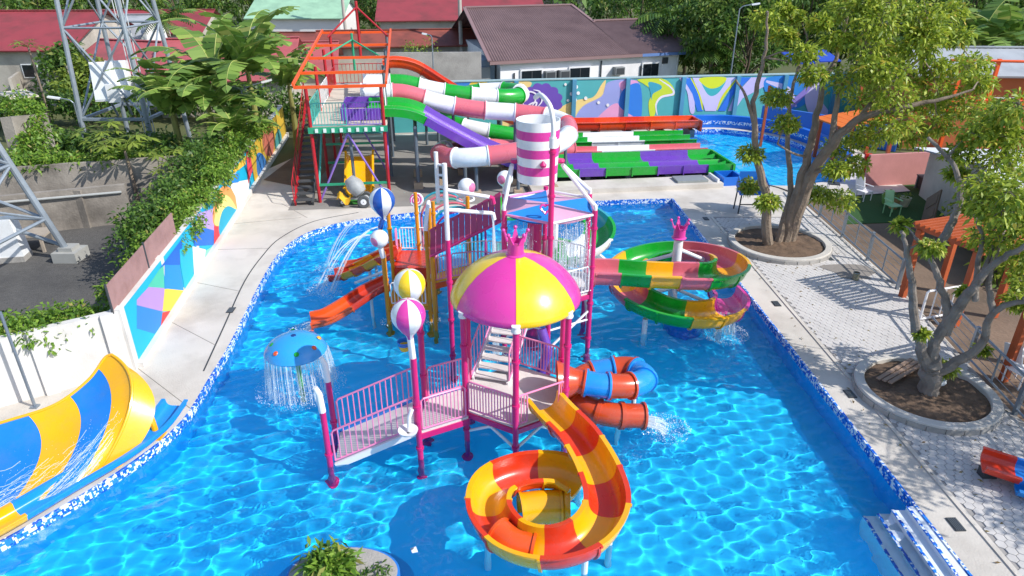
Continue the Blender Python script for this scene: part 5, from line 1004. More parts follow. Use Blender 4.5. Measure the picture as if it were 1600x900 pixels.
# ------------------------------------------------------------------ pergolas beyond the fence
TIMB = mat('orange_stained_timber', '#b5562c', .6, .18, 4, .3, 30, dirt='#7f3a1e', dirt_amt=.5, dirt_scale=2)
def pergola(label, c, w, d, z, n, rz, group='timber pergolas'):
    c = Vector(c); t = thing('pergola', label, 'pergola', c, group); ca, sa = math.cos(rz), math.sin(rz); X = Vector((ca, sa, 0)); Y = Vector((-sa, ca, 0))
    for x in (-1, 1):
        for y in (-1, 1): block('post', c+X*x*(w/2-.2)+Y*y*(d/2-.2)+UP*z/2, (.17, .17, z), TIMB, t, rz)
    for y in (-1, 1): MB().beam(c+X*-w/2+Y*y*(d/2-.2)+UP*(z+.08), c+X*w/2+Y*y*(d/2-.2)+UP*(z+.08), .09, .17).build('beam', TIMB, t)
    for k in range(n): q = c+X*(-w/2+w*(k+.5)/n)+UP*(z+.2); MB().beam(q-Y*d/2, q+Y*d/2, .06, .09).build('slat', TIMB, t)
    return t
pergola('orange timber pergola behind the bare limbs of the near tree', (13.55, 18.9, .15), 2.3, 2.0, 2.35, 13, R(-70)); pergola('orange timber pergola at the right edge of the picture', (13.75, 14.2, .15), 2.3, 2.0, 2.35, 13, R(-70))
# short white rail and steps beside the gap in the fence
gt = thing('white_handrail', 'white pipe handrail at the gap in the steel fence', 'handrail', (12.6, 17.4, DZ)); railing(gt, (12.15, 17.9, DZ), (13.5, 18.3, DZ), 1.0, WHITE, 4, .035)
# ------------------------------------------------------------------ clutter yard beyond the fence
tag(sheet('yard_earth', [(11.3, 10), (22, 10), (24, 33), (12.6, 30.5)], [], .13, M_DIRT), kind='structure'); tag(MB().prism([tuple(G(*p, .15)[:2]) for p in ((1320, 350), (1470, 345), (1470, 280), (1335, 283))], .11, .16).build('turf_carpet', mat('green_turf_carpet', '#2f5523', .95, .25, 12, .6, 60)), 'worn green turf carpet in the yard beyond the fence', 'carpet')
pw = wallbox('pink_wall', G(1348, 292, .15)[:2], G(1475, 285, .15)[:2], .1, 1.7, .15, mat('faded_pink_paint', '#c98a86', .8, .12, 1.5, .2, 20, dirt='#a96e6a', dirt_amt=.5), 'faded pink painted wall beyond the fence under the tree', 'wall'); block('red_post', G(1346, 290, .15)+UP*.8, (.3, .12, 1.5), mat('signal_red', '#cf2a1c', .5), pw)
_c = G(1455, 298, .16); cr = thing('black_crate', 'black steel-framed crate on the turf beyond the fence', 'crate', _c)
for x in (-.55, .55):
    for y in (-.4, .4): block('corner', _c+Vector((x, y, .32)), (.06, .06, .64), GALV, cr)
block('crate_body', _c+UP*.33, (1.05, .76, .56), mat('black_steel', '#26282b', .6), cr); block('lid', _c+UP*.64, (1.2, .9, .05), M_DARK, cr)
for k, (px, py, rz, lb) in enumerate(((1348, 312, .4, 'folded white metal frame on the turf beside the pink wall'), (1392, 335, .2, 'pale green plastic lounge chair among planters on the turf'), (1300, 300, -.3, 'dark and white metal chair by the end of the fence'), (1588, 600, .3, 'translucent white plastic chair at the right edge of the deck'))):
    c = G(px, py, .16 if k < 3 else DZ); mm = (WHITE, mat('pale_green_plastic', '#9fcf9c', .5), M_DARK, WHITE)[k]; t = thing('garden_chair', lb, 'chair', c, 'chairs beyond the pool'); X = Vector((math.cos(rz), math.sin(rz), 0)); Y = Vector((-X.y, X.x, 0))
    MB().box(c+UP*.42, (.5, .5, .04), rz).build('seat', mm, t); MB().beam(c+Y*.25+UP*.42, c+Y*.38+UP*.95, .48, .04, X).build('backrest', mm, t)
    for x in (-.22, .22):
        for y in (-.22, .22): rod('leg', c+X*x+Y*y, c+X*x+Y*y+UP*.42, .022, WHITE if k == 2 else mm, t)
        rod('armrest', c+X*x*1.1-Y*.2+UP*.64, c+X*x*1.1+Y*.3+UP*.64, .025, mm, t)
for k, (px, py, m) in enumerate(((1384, 318, 'pot_green'), (1395, 325, 'pot_tan'), (1412, 322, 'pot_cream'))):
    c = G(px, py, .16); t = thing('flower_pot', ('green pot in the cluttered yard', 'tan pot between two others in the cluttered yard', 'cream pot nearest the leaning door in the cluttered yard')[k], 'pot', c, 'pots in the yard'); MB().lathe([(.16, 0), (.24, .4), (.2, .4), (.14, .06)], c, 16).build('pot', mat(m, ('#6f9f4e', '#b98f62', '#d6cdb4')[k], .6), t); crown_mesh(t, [c+UP*.5], [.2], 30, .16, .07, LEAF_Y, 60+k, 'leaves')
_a = G(1447, 355, .15); dr = thing('leaning_door', 'old brown panelled door leaning in the yard', 'door', _a)
MB().beam(_a, _a+Vector((.55, .9, 1.1)), 1.0, .06, (-.6, .5, .6)).build('door_leaf', mat('weathered_wood', '#6d5c4d', .8, .2, 4, .4, 20), dr)
for q in (.22, .62): MB().beam(_a+Vector((.55, .9, 1.1))*q+Vector((-.03, -.02, .045)), _a+Vector((.55, .9, 1.1))*(q+.25)+Vector((-.03, -.02, .045)), .7, .03, (-.6, .5, .6)).build('door_panel', mat('weathered_wood', '#6d5c4d'), dr)
# blue bucket chair near far planter
_c = G(1170, 330, DZ); bc = thing('blue_high_chair', 'blue cloth lifeguard chair on dark legs beside the far planter', 'chair', _c); BLC = mat('blue_vinyl', '#1c70c8', .5, .1, 3)
for x in (-.55, .55):
    for y in (-.3, .35): rod('leg', _c+Vector((x, y, 0)), _c+Vector((x*.9, y*.9, 1.0)), .03, M_DARK, bc)
MB().beam(_c+Vector((-.55, 0, .85)), _c+Vector((.55, 0, .85)), .7, .06).build('seat', BLC, bc); MB().beam(_c+Vector((-.5, .35, 1.25)), _c+Vector((.5, .35, 1.25)), .06, .8).build('backrest', BLC, bc)
for x in (-.55, .55): MB().beam(_c+Vector((x, -.3, 1.0)), _c+Vector((x, .35, 1.25)), .04, .5).build('side_panel', BLC, bc)
rod('foot_bar', _c+Vector((-.55, -.3, .4)), _c+Vector((.55, -.3, .4)), .025, M_DARK, bc)
# loose slide piece at the lower right edge
_a = G(1531, 742, DZ); lp = thing('slide_piece', 'orange and blue slide pieces lying on the pavers, lower right edge', 'slide piece', _a)
chute(lp, [_a+Vector((-.05, 0, .28)), _a+Vector((.5, -.28, .22))], u_prof(.62, .2, p=.5), [GRED], per=4, flange=False); chute(lp, [_a+Vector((.5, -.28, .22)), _a+Vector((1.6, -.85, .14))], u_prof(.62, .2, p=.5), [GBLU], per=4, flange=False)
chute(lp, [_a+Vector((.28, -.62, .16)), _a+Vector((1.4, -1.2, .1))], u_prof(.36, .16, p=.5), [GSKY], per=4, flange=False); 
for q in (.1, .9): block('chock', _a+Vector((q, -.5*q, .12)), (.3, .2, .2), M_DARK, lp)
# ------------------------------------------------------------------ island planter in the pool
_ic = G(536, 893, .2); isl = thing('island_planter', 'blue-rimmed island planter with bushy green plant in the pool', 'planter', (_ic.x, _ic.y, FLOOR_Z)); _ell = lambda a, b, n=44: [(_ic.x+a*math.cos(6.283*i/n), _ic.y+b*math.sin(6.283*i/n)) for i in range(n)]
MB().prism(_ell(1.25, .82), FLOOR_Z, -.12).build('blue_ledge', M_POOLWALL, isl); MB().prism(_ell(1.0, .62), -.12, .16).build('rim', mat('island_blue', '#2b7cd0', .4, .1, 3), isl); MB().prism(_ell(.96, .58), .1, .17).build('top_slab', M_SLAB, isl)
crown_mesh(isl, [(_ic.x-.25+.3*math.cos(a)*q, _ic.y-.05+.25*math.sin(a)*q, .3+.16*q2) for a, q, q2 in [(1.3*i, random.Random(i).random(), random.Random(i+50).random()) for i in range(16)]], .26, 60, .24, .075, LEAF_C, 21, 'foliage'); crown_mesh(isl, [(_ic.x+.55, _ic.y-.05, .22), (_ic.x+.7, _ic.y+.05, .2), (_ic.x+.45, _ic.y-.2, .22)], .16, 40, .16, .05, LEAF_B, 22, 'foliage')
tag(MB().prism([tuple(G(*p, .015)[:2]) for p in ((641, 857), (650, 854), (653, 862), (644, 864))], .0, .02).build('floating_scrap', GWHT), 'small white scrap floating beside the island planter', 'scrap')
# ------------------------------------------------------------------ telecom lattice towers on the left
LATT = mat('galvanised_lattice', '#9aa4ae', .5, .15, 4, metal=.35, dirt='#70777e', dirt_amt=.5)
def lattice(label, corners, top, h, levels, r, foot=True):
    c = sum((Vector(p) for p in corners), Vector())/4; t = thing('lattice_tower', label, 'lattice tower', c); n = len(corners); C = [Vector(p) for p in corners]; Tt = Vector(top)
    def at(i, z): k = min(1, (z-C[i].z)/h); return Vector((C[i].x+(Tt.x+(C[i].x-c.x)*.28-C[i].x)*k, C[i].y+(Tt.y+(C[i].y-c.y)*.28-C[i].y)*k, z))
    for i in range(4):
        rod('leg', C[i], at(i, C[i].z+h), r, LATT, t, 10, .8)
        if foot: block('footing', C[i]+UP*.12, (.85, .85, .5), mat('old_footing', '#a3a39f', .9, .15, 4), t); block('footing_cap', C[i]+UP*.42, (.5, .5, .18), mat('old_footing', '#a3a39f'), t)
    zs = [C[0].z+l for l in levels]
    for a, b in zip(zs, zs[1:]):
        for i in range(4):
            j = (i+1) % 4; rod('ring_bar', at(i, a), at(j, a), r*.5, LATT, t, 6); rod('brace', at(i, a), at(j, b), r*.45, LATT, t, 6); rod('brace', at(j, a), at(i, b), r*.45, LATT, t, 6)
    return t, at
l2, at2 = lattice('tall grey lattice tower carrying white cabinets behind the vines', [(-23.3, 37, .1), (-19.6, 37, .1), (-19.6, 41.4, .1), (-23.3, 41.4, .1)], (-21.5, 39.2, 0), 34, (2.0, 6.6, 11, 15), .125, False)
for k in range(4): MB().beam(at2(k, 2.1), at2((k+1) % 4, 2.1), .16, .14).build('base_frame', LATT, l2)

for k in range(5): rod('cable', (-20.6+.14*k, 38.3, 1), (-21.0+.14*k, 38.6, 16), .03, mat('cable_grey', '#c3c6c8', .6), l2, 6)
for k, (px, py, Y, w, h_, rz, lb) in enumerate(((165, 128, 37.6, 1.15, 2.0, .2, 'white radio cabinet on the lattice tower, the left of two'), (187, 124, 37.9, 1.0, 1.9, .2, 'white radio cabinet on the lattice tower, the right of two'))):
    c = V(px, py, Y); t = thing('radio_cabinet', lb, 'cabinet', c-UP*h_/2, 'cabinets on the lattice tower'); block('cabinet_body', c, (w, .55, h_), GWHT, t, rz, .0, R(-12)); block('cabinet_door', c+Vector((0, -.3, .04)), (w*.86, .03, h_*.9), mat('cabinet_white', '#e6eaee', .4), t, rz, 0, R(-12)); rod('bracket', c-UP*h_/2, Vector((c.x, c.y+.4, 2.1)), .06, LATT, t)
c = V(178, 145, 37.3); t = thing('radio_box', 'small white box hanging below the two radio cabinets', 'cabinet', c-UP*.5); block('box_body', c, (.6, .4, .95), GWHT, t, .2); rod('bracket', c, c+Vector((.3, .8, 0)), .05, LATT, t)
_f1 = G(112, 402, .2); l1, at1 = lattice('leaning grey lattice tower legs standing on the gravel lot', [(_f1.x, _f1.y, .14), (_f1.x-5, _f1.y+.3, .14), (_f1.x-5.2, _f1.y-4.6, .14), (_f1.x-.3, _f1.y-4.8, .14)], (_f1.x-3.6, _f1.y-2.2, 0), 13, (1.6, 3.6, 6.0, 8.5), .12)
rod('brace', Vector((_f1.x-.05, _f1.y, .6)), at1(1, 2.6), .07, LATT, l1); rod('brace', at1(0, 4.0), at1(1, 2.0), .07, LATT, l1)
c = G(22, 405, .14); wc = thing('white_cabinet', 'white metal cabinet under the leaning lattice legs', 'cabinet', c); block('cabinet_body', c+UP*.85, (.9, .6, 1.4), GWHT, wc, .2, R(-4)); block('cabinet_plinth', c+UP*.1, (1.0, .7, .2), M_SLAB, wc, .2)
c = G(52, 388, .14); tbx = thing('rough_table', 'rough plank table beside the white cabinet on the gravel', 'table', c); block('table_top', c+UP*.62, (1.5, .9, .07), mat('grey_plank', '#a89c8e', .85, .2, 4), tbx, .15)
for x in (-.65, .65):
    for y in (-.35, .35): block('table_leg', c+Vector((x, y, .3)), (.09, .09, .6), mat('grey_plank', '#a89c8e'), tbx, .15)
# ------------------------------------------------------------------ lamps and poles
def lamp(label, base, h, arm, hl=.55, r=.05):
    base = Vector(base); t = thing('street_lamp', label, 'street lamp', base, 'slim street lamps'); rod('pole', base, base+UP*h, r, GALV, t, 10, .7); e = base+UP*(h+.12)+Vector(arm); MB().tube(spl([base+UP*(h-.05), base+UP*h+Vector(arm)*.3+UP*.1, e], 4), r*.6, 8).build('arm', GALV, t)
    d = Vector(arm).normalized(); MB().beam(e, e+d*hl, .2, .08).build('lamp_head', GWHT, t); MB().beam(e+d*.05-UP*.05, e+d*(hl-.05)-UP*.05, .14, .03).build('lens', mat('lamp_lens', '#c9ced2', .3), t); return t
_b = G(143, 262, .1); lamp('street lamp with bent white head before the lattice tower', (_b.x, _b.y, .1), V(123, 157, _b.y).z-.2, (-.55, -.1, .1))
_b = G(397, 262, DZ); lamp('street lamp leaning over the painted wall by the banana plants', (_b.x, _b.y, .1), V(385, 142, _b.y).z-.1, (1.0, .2, .25), .5)
_b = V(1140, 130, 45.6); lamp('street lamp rising behind the mural wall', (_b.x, 45.6, .1), 7.0, (.7, 0, .1), .5)
_b = V(678, 125, 44.8); lamp('short street lamp behind the big slides', (_b.x, 44.8, .1), 5.4, (-.3, 0, .05), .3)
for px, Y, lb in ((720, 62, 'grey utility pole behind the brown-roofed building'), (541, 75, 'grey utility pole beyond the slide tower')):
    b = V(px, 60, Y); t = thing('utility_pole', lb, 'pole', (b.x, Y, .08), 'utility poles'); rod('pole', (b.x, Y, .08), (b.x, Y, 10), .16, mat('pole_concrete', '#b0aaa2', .8, .1, 3), t); block('cross_arm', (b.x, Y, 8.6), (1.6, .12, .12), BARKD, t)
_b = G(55, 636, DZ); mp = thing('metal_pole', 'thin grey metal pole standing in front of the white wall', 'pole', _b); rod('pole_shaft', _b, _b+UP*2.6, .035, GALV, mp); block('pole_foot', _b+UP*.02, (.16, .16, .04), GALV, mp)
# ------------------------------------------------------------------ houses
def roofmat(name, col, dirt, sc_=6.0):
    if name in MATS: return MATS[name]
    m = mat(name, col, .6, .18, .8, dirt=dirt, dirt_amt=.9, dirt_scale=.5); return m
RED1 = roofmat('red_sheet_roof', '#963d43', '#6f3a38'); RED2 = roofmat('pink_red_sheet_roof', '#b0585c', '#86504e'); RUST = roofmat('rusted_sheet_roof', '#8e4a3e', '#5f382f'); GRN_R = roofmat('pale_green_roof', '#9cc3a4', '#7fa28a'); GREY_R = roofmat('grey_sheet_roof', '#a7abb0', '#7f8389'); BRN_R = roofmat('brown_sheet_roof', '#77605f', '#66504f')
HW = mat('house_wall_cement', '#b9b2a8', .9, .12, 1, .3, 10, dirt='#7d766d', dirt_amt=.7, dirt_scale=.4); GLS = mat('dark_window_glass', '#1c2228', .12, .2, 2)
def corr(a, b, c, d, n, amp, m, parent, name='roof', t=.06):
    """corrugated roof sheet over quad a-b (eave) to d-c (ridge)"""
    a, b, c, d = map(Vector, (a, b, c, d)); nn = (b-a).cross(d-a).normalized(); vs = []; k = n*2
    if nn.z < 0: nn = -nn
    for i in range(k+1): o = nn*(amp if i % 2 else 0); vs += [a.lerp(b, i/k)+o, d.lerp(c, i/k)+o]
    fs = [(2*i, 2*i+2, 2*i+3, 2*i+1) for i in range(k)]; mb = MB().add(vs, fs); mb.add([v-nn*t for v in vs], [f[::-1] for f in fs])
    mb.add([a+nn*amp, b+nn*amp, b-nn*t*1.5, a-nn*t*1.5], [(0, 1, 2, 3)]); return mb.build(name, m, parent, 20)
def house(label, c, w, d, zw, zr, rz, mw, mr, n=40, wins=3, over=.5, ridge='x', cat='house', name='house'):
    c = Vector(c); t = thing(name, label, cat, c); X = Vector((math.cos(rz), math.sin(rz), 0)); Y = Vector((-X.y, X.x, 0))
    if ridge == 'y': X, Y = Y, -X; w, d = d, w
    P = lambda x, y, z: c+X*x+Y*y+UP*z
    mb = MB(); hw, hd = w/2, d/2
    mb.add([P(-hw,-hd,0), P(hw,-hd,0), P(hw,hd,0), P(-hw,hd,0), P(-hw,-hd,zw), P(hw,-hd,zw), P(hw,hd,zw), P(-hw,hd,zw), P(-hw,0,zr-.1), P(hw,0,zr-.1)], [(0,1,5,4), (2,3,7,6), (1,2,6,9,5), (3,0,4,8,7)]); mb.build('walls', mw, t)
    sl_ = (zr-zw)/hd; o = over
    corr(P(-hw-o,-hd-o,zw-sl_*o), P(hw+o,-hd-o,zw-sl_*o), P(hw+o,0,zr), P(-hw-o,0,zr), n, .016, mr, t); corr(P(hw+o,hd+o,zw-sl_*o), P(-hw-o,hd+o,zw-sl_*o), P(-hw-o,0,zr), P(hw+o,0,zr), n, .016, mr, t)
    MB().beam(P(-hw-o,0,zr+.05), P(hw+o,0,zr+.05), .35, .06).build('ridge_cap', mr, t)
    for k in range(wins):
        x = -hw+w*(k+.5)/wins; f = block('window', P(x, -hd-.03, zw*.58), (1.2, .08, 1.0), GWHT, t, math.atan2(X.y, X.x)); block('pane', P(x, -hd-.075, zw*.58), (1.05, .03, .85), GLS, t, math.atan2(X.y, X.x))
    return t
# brown-roofed pumphouse building
EA, EB = G(765, 97, 3.55), G(1087, 80, 3.55); _bx = (EB-EA); _bl = _bx.length; bX = _bx/_bl; bY = Vector((-bX.y, bX.x, 0)); bh = thing('pump_house', 'long white building with ribbed brown roof and dark windows', 'building', (EA+EB)/2-UP*3.4)
def BP(x, y, z): return EA+bX*x+bY*y+UP*(z-3.55)
_r1, _r2 = .42, .42; XM = _bl*.66
corr(BP(0, 0, 3.55), BP(XM, 0, 3.55), BP(XM-.3, 9.6, 6.35), BP(1.3, 9.6, 6.35), 56, .05, BRN_R, bh); corr(BP(XM, 0, 3.55), BP(_bl, 0, 3.55), BP(_bl-.3, 6.2, 5.36), BP(XM-.12, 6.2, 5.36), 36, .05, BRN_R, bh)
corr(BP(XM, 19.2, 3.5), BP(2.6, 19.2, 3.5), BP(1.3, 9.6, 6.35), BP(XM-.3, 9.6, 6.35), 20, .05, BRN_R, bh); corr(BP(_bl, 12.4, 3.5), BP(XM, 12.4, 3.5), BP(XM-.1, 6.2, 5.36), BP(_bl-.3, 6.2, 5.36), 20, .05, BRN_R, bh)
FASC = mat('maroon_fascia', '#8a6f70', .6, .1, 2); MB().beam(BP(0, -.03, 3.46), BP(_bl*.72, -.03, 3.46), .06, .2).build('fascia', FASC, bh); MB().beam(BP(_bl*.72, -.03, 3.46), BP(_bl, -.03, 3.46), .06, .2).build('fascia', mat('blue_fascia', '#5f7fb8', .6, .1, 2), bh)
for a, b in ((BP(XM, 6.0, 5.32), BP(XM-.3, 9.6, 6.4)), (BP(_bl, 0, 3.6), BP(_bl-.3, 6.2, 5.41)), (BP(0, 0, 3.6), BP(1.3, 9.6, 6.4)), (BP(1.3, 9.6, 6.43), BP(XM-.3, 9.6, 6.43)), (BP(XM, 6.2, 5.44), BP(_bl-.3, 6.2, 5.44))): MB().beam(a, b, .25, .1).build('roof_trim', FASC, bh)
BWL = mat('pump_house_paint', '#efedef', .8, .06, 1.2, .15, 15, dirt='#b3b0b2', dirt_amt=.5, dirt_scale=.5); MB().prism([BP(.9, .35, 0)[:2], BP(_bl-1.2, .35, 0)[:2], BP(_bl-.9, 12, 0)[:2], BP(XM, 12, 0)[:2], BP(XM, 18.5, 0)[:2], BP(3.4, 18.5, 0)[:2]], .08, 3.5).build('walls', BWL, bh); ba = math.atan2(bX.y, bX.x)
def bwx(px): r = _ray(px, 115); n = Vector((-bX.y, bX.x)); A = BP(0, .35, 0); t = (n.x*A.x+n.y*A.y)/(n.x*r[0]+n.y*r[1]); return (Vector((r[0]*t, r[1]*t, 0))-Vector((A.x, A.y, 0))).dot(bX)
for px, w_ in ((830, 1.7), (905, 1.75), (1015, 1.5)):
    x = bwx(px); f = MB().box(BP(x, .3, 2.25), (w_, .12, 1.3), ba).build('window', mat('window_frame_white', '#e4e4e6', .5), bh); MB().box(BP(x, .22, 2.25), (w_-.22, .06, 1.08), ba).build('pane', GLS, f); MB().box(BP(x, .185, 2.25), (.06, .03, 1.08), ba).build('mullion', M_DARK, f)
for px in (857, 879, 964):
    x = bwx(px); f = MB().box(BP(x, .1, 2.45), (.75, .5, .55), ba).build('air_conditioner', mat('ac_case', '#8f9294', .5, .1, 4), bh); MB().box(BP(x, -.165, 2.45), (.62, .03, .42), ba).build('grille', M_DARK, f)
for px in (803, 870, 938, 1000, 1055): rod('downpipe', BP(bwx(px), .27, .2), BP(bwx(px), .27, 3.2 if px in (938, 1055) else 2.7), .05, M_DARK if px != 1055 else GWHT, bh, 8)
block('vent_grille', BP(bwx(1037), .33, 2.95), (.5, .06, .45), M_DARK, bh, ba); block('condenser', BP(-.2, 1.0, 2.7), (1.0, .5, .8), mat('ac_case', '#b9bcbe'), bh, ba); block('side_wall_annex', BP(-.6, 3.5, 1.8), (3.0, 4, 3.4), mat('annex_blue_grey', '#9fb0c2', .8, .1, 1), bh, ba)
# grey yard wall behind the tubes
tag(MB().beam(V(590, 120, 46)*1.0+UP*0, V(752, 118, 47)+UP*0, .2, 3.0).build('yard_wall', M_SLAB), 'plain grey concrete wall behind the tube slides', 'wall')
# red and rusty roofs
house('red-roofed house with grey partition walls at the far left', (-41.8, 58.5, .1), 18, 12, 3.9, 6.0, .02, HW, RED1, 60, 3); house('pinkish red roof behind the banana plants, the nearest', V(365, 80, 52)*Vector((1,1,0)), 8.5, 9, 2.7, 4.7, .12, HW, RED2, 50, 2); house('small red roof below the lattice tower cables', V(228, 95, 54)*Vector((1,1,0)), 7, 7, 2.8, 4.3, -.3, HW, RED2, 24, 1)
house('dull red roof beyond the banana plants', V(250, 35, 78)*Vector((1,1,0)), 11, 9, 3.2, 4.9, .05, HW, RED1, 50, 3); house('white-walled house with grey roof behind the lattice tower', V(150, 62, 64)*Vector((1,1,0)), 10, 8, 4.0, 5.4, .1, mat('house_white', '#e0dedc', .8, .08, 1), GREY_R, 30, 2)
house('long pale green roof beyond the slide tower', V(478, 22, 82)*Vector((1,1,0)), 9.5, 9, 4.3, 6.0, .0, mat('house_white', '#e0dedc'), GRN_R, 30, 0); house('low rusty lean-to roof beyond the slide tower', V(480, 48, 70)*Vector((1,1,0)), 8.5, 6, 2.6, 3.4, .0, HW, RUST, 30, 0)
house('rust and silver patched shed roof left of the brown roof', V(640, 55, 64)*Vector((1,1,0)), 15, 5, 3.3, 4.2, .16, HW, RUST, 40, 0); house('dark red hipped roof behind the brown roof', V(720, 25, 82)*Vector((1,1,0)), 17, 12, 4.2, 6.0, .1, HW, RED1, 60, 3); house('far dark red roof among trees beyond the brown roof', V(830, 5, 120)*Vector((1,1,0)), 16, 10, 4.4, 6.6, .1, HW, RED1, 30, 2)
house('red-roofed house beyond the tower stair', V(440, 75, 57)*Vector((1,1,0)), 8, 7, 2.3, 3.9, .15, HW, RED2, 30, 0); house('grey sheet roof shed at the far right', V(1570, 95, 42)*Vector((1,1,0)), 13, 7, 4.3, 5.2, -.05, mat('shed_orange', '#b8643a', .7, .15, 1.5), GREY_R, 40, 4); house('white flat-roofed shed beyond the right-hand tree', (22.5, 24.5, .1), 9, 10, 2.2, 2.9, -.12, HW, mat('white_sheet_roof', '#e4e6ea', .5, .05, .6, dirt='#c4c8cc', dirt_amt=.4), 30, 0)
# roofless cement rooms at the far left
cr_ = thing('cement_ruin', 'roofless grey cement rooms below the far left red roof', 'ruin', V(60, 120, 44)*Vector((1,1,0)))
for (x0, y0), (x1, y1), h_ in (((0, 112), (95, 108), 3.2), ((70, 145), (160, 140), 2.4), ((95, 108), (125, 150), 3.0), ((30, 150), (62, 118), 2.2), ((120, 100), (200, 98), 2.6)):
    a, b = G(x0, y0+22, .1), G(x1, y1+22, .1); MB().beam(a+UP*h_/2, b+UP*h_/2, .2, h_).build('wall_panel', HW, cr_)
MB().beam(G(5, 150, 2.6), G(50, 145, 2.6), 3.0, .08).build('lean_to_roof', mat('cream_sheet', '#d8cdbb', .7, .1, 2), cr_)
# orange and blue stage structure behind the far tree
og = thing('orange_stage', 'orange timber stage with blue roof sheets behind the far tree', 'stage', V(1310, 165, 36)*Vector((1,1,0)))
_c = V(1310, 165, 36); _c.z = 0
for k in range(6): block('board', _c+Vector((-.2+.55*k, .18*k, 2.2+.04*k)), (.5, 2.4, .08), mat('orange_board', '#e0711e', .6, .15, 3), og, .2, R(-6))
for x in (-.2, 2.6):
    for y in (-1.0, 1.2): block('stage_post', _c+Vector((x, y, 1.1)), (.16, .16, 2.2), TIMB, og)
for k in range(2): block('roof_sheet', _c+Vector((-1.2+1.3*k, 3.2, 5.0+.1*k)), (1.25, 1.6, .06), mat('cobalt_sheet', '#2146b0', .5, .1, 2), og, .2, 0, R(14))
for x in (-2.4, 2.8): block('stage_post', _c+Vector((x, 3.6, 1.7)), (.14, .14, 3.5), TIMB, og)
bwl = wallbox('blue_wall', V(1195, 150, 44)[:2], V(1420, 150, 38)[:2], .1, 1.5, .18, mat('blue_wall_paint', '#3a78cc', .7, .1, 1.5), 'blue painted wall section behind the far tree', 'wall')
of = thing('orange_pergola_frame', 'long orange pipe frame along the grey shed roof', 'frame', V(1560, 150, 37)*Vector((1,1,0)))
for z in (2.5, 3.1, 5.1): p, q = V(1470, 150, 37.5), V(1680, 150, 36.5); p.z = q.z = z; rod('rail', p, q, .07, ORST, of)
for px in (1490, 1545, 1600): p = V(px, 150, 37.2); block('upright', Vector((p.x, p.y, 2.6)), (.16, .16, 5.2), ORST, of)
# ------------------------------------------------------------------ planting
bananas('banana plant with the tallest leaves beside the slide tower', (-12.9, 34.6, .1), 8.6, 13, 1); bananas('banana plant in the middle of the clump, drooping leaves', (-14.9, 35.6, .1), 7.9, 13, 2); bananas('banana plant at the left of the clump by the lattice tower', (-17.0, 34.6, .1), 6.0, 11, 3); bananas('banana plant in front of the clump above the wall', (-14.4, 32.9, .1), 6.4, 12, 4); bananas('low banana plant under the lattice tower', (-16.2, 32.9, .1), 5.6, 11, 5); bananas('banana plant half hidden behind the slide tower stair', (-12.2, 38.4, .1), 6.4, 10, 6); bananas('young banana plant nearest the street lamp', (-13.1, 32.2, .1), 4.6, 10, 7)
palmate('papaya tree with broad yellow-green leaves by the cement wall', (-16.2, 28.2, .1), 2.6, 15, 1, size=.95); palmate('papaya tree beside the hedge, the shorter', (-14.4, 28.2, .1), 2.1, 13, 2, size=.9); palmate('papaya tree at the lattice tower foot', (-17.8, 29.6, .1), 2.8, 13, 3, size=.9); palmate('thin papaya sapling by the far left house', V(40, 60, 44)*Vector((1,1,0)), 5.0, 8, 4, size=.8)
def hedge(label, pts, rad, per, n, L, m, seed, name='hedge', cat='hedge'):
    P = [Vector(p) for p in pts]; t = thing(name, label, cat, (P[0].x, P[0].y, .1)); rd = random.Random(seed); q = resample(P, per); C = [p+Vector((rd.uniform(-.35, .35), rd.uniform(-.35, .35), rd.uniform(-.3, .25))) for p in q]
    crown_mesh(t, C, [rad*rd.uniform(.6, 1.15) for _ in C], n, L, L*.5, m, seed, 'foliage'); mb = MB()
    for p in C[::4]: mb.tube([(p.x, p.y, .1), (p.x+rd.uniform(-.1, .1), p.y, max(.3, p.z*.6)), p], [.035, .03, .01], 5)
    mb.build('stems', BARKD, t); return t
def LW(s, o, z): return Vector((LA[0]+LD[0]*s+LN[0]*o, LA[1]+LD[1]*s+LN[1]*o, z))
hedge('leafy vine mass hanging over the painted wall', [LW(5.2, -.5, 1.9), LW(8, -.4, 2.0), LW(11, -.35, 2.1), LW(14, -.35, 2.2), LW(16.5, -.4, 2.4), LW(21, -.3, 2.2)], .62, 48, 300, .16, LEAF_C, 31, 'climbing_vine', 'vine'); hedge('tall shrub mass between the gravel lot and painted wall', [LW(5.5, -1.3, 1.6), LW(7.5, -1.6, 1.9), LW(10, -1.6, 2.1), LW(13, -1.5, 2.2), LW(16, -1.5, 2.4)], .85, 32, 280, .18, LEAF_B, 32); hedge('low hedge along the gravel lot beside the sheet panels', [LW(.3, -1.0, .9), LW(2, -.9, 1.1), LW(4, -.9, 1.3), LW(5.5, -1.0, 1.5)], .55, 20, 240, .16, LEAF_C, 33)
hedge('hedge spilling over the top of the white wall', [(-15.2, 12.6, 1.9), (-13.5, 13.5, 1.9), (-12, 14.5, 1.75), (-10.9, 15.2, 1.6)], .55, 30, 300, .14, LEAF_C, 34); hedge('low hedge behind the white wall towards the gravel', [(-15.5, 14.4, .8), (-13.5, 15.2, 1.0), (-11.7, 16.4, 1.0)], .6, 18, 150, .18, LEAF_B, 35)
hedge('vines covering the top of the upper cement wall', [V(-40, 262, 27), V(60, 255, 27.8), V(150, 250, 28.4), V(230, 240, 29.2)], .6, 26, 150, .2, LEAF_C, 36, 'climbing_vine', 'vine'); hedge('vine column climbing the old stub wall at the far left', [V(20, 270, 28), V(50, 235, 29.5), V(55, 190, 31), V(25, 150, 33)], .75, 22, 150, .2, LEAF_C, 37, 'climbing_vine', 'vine')
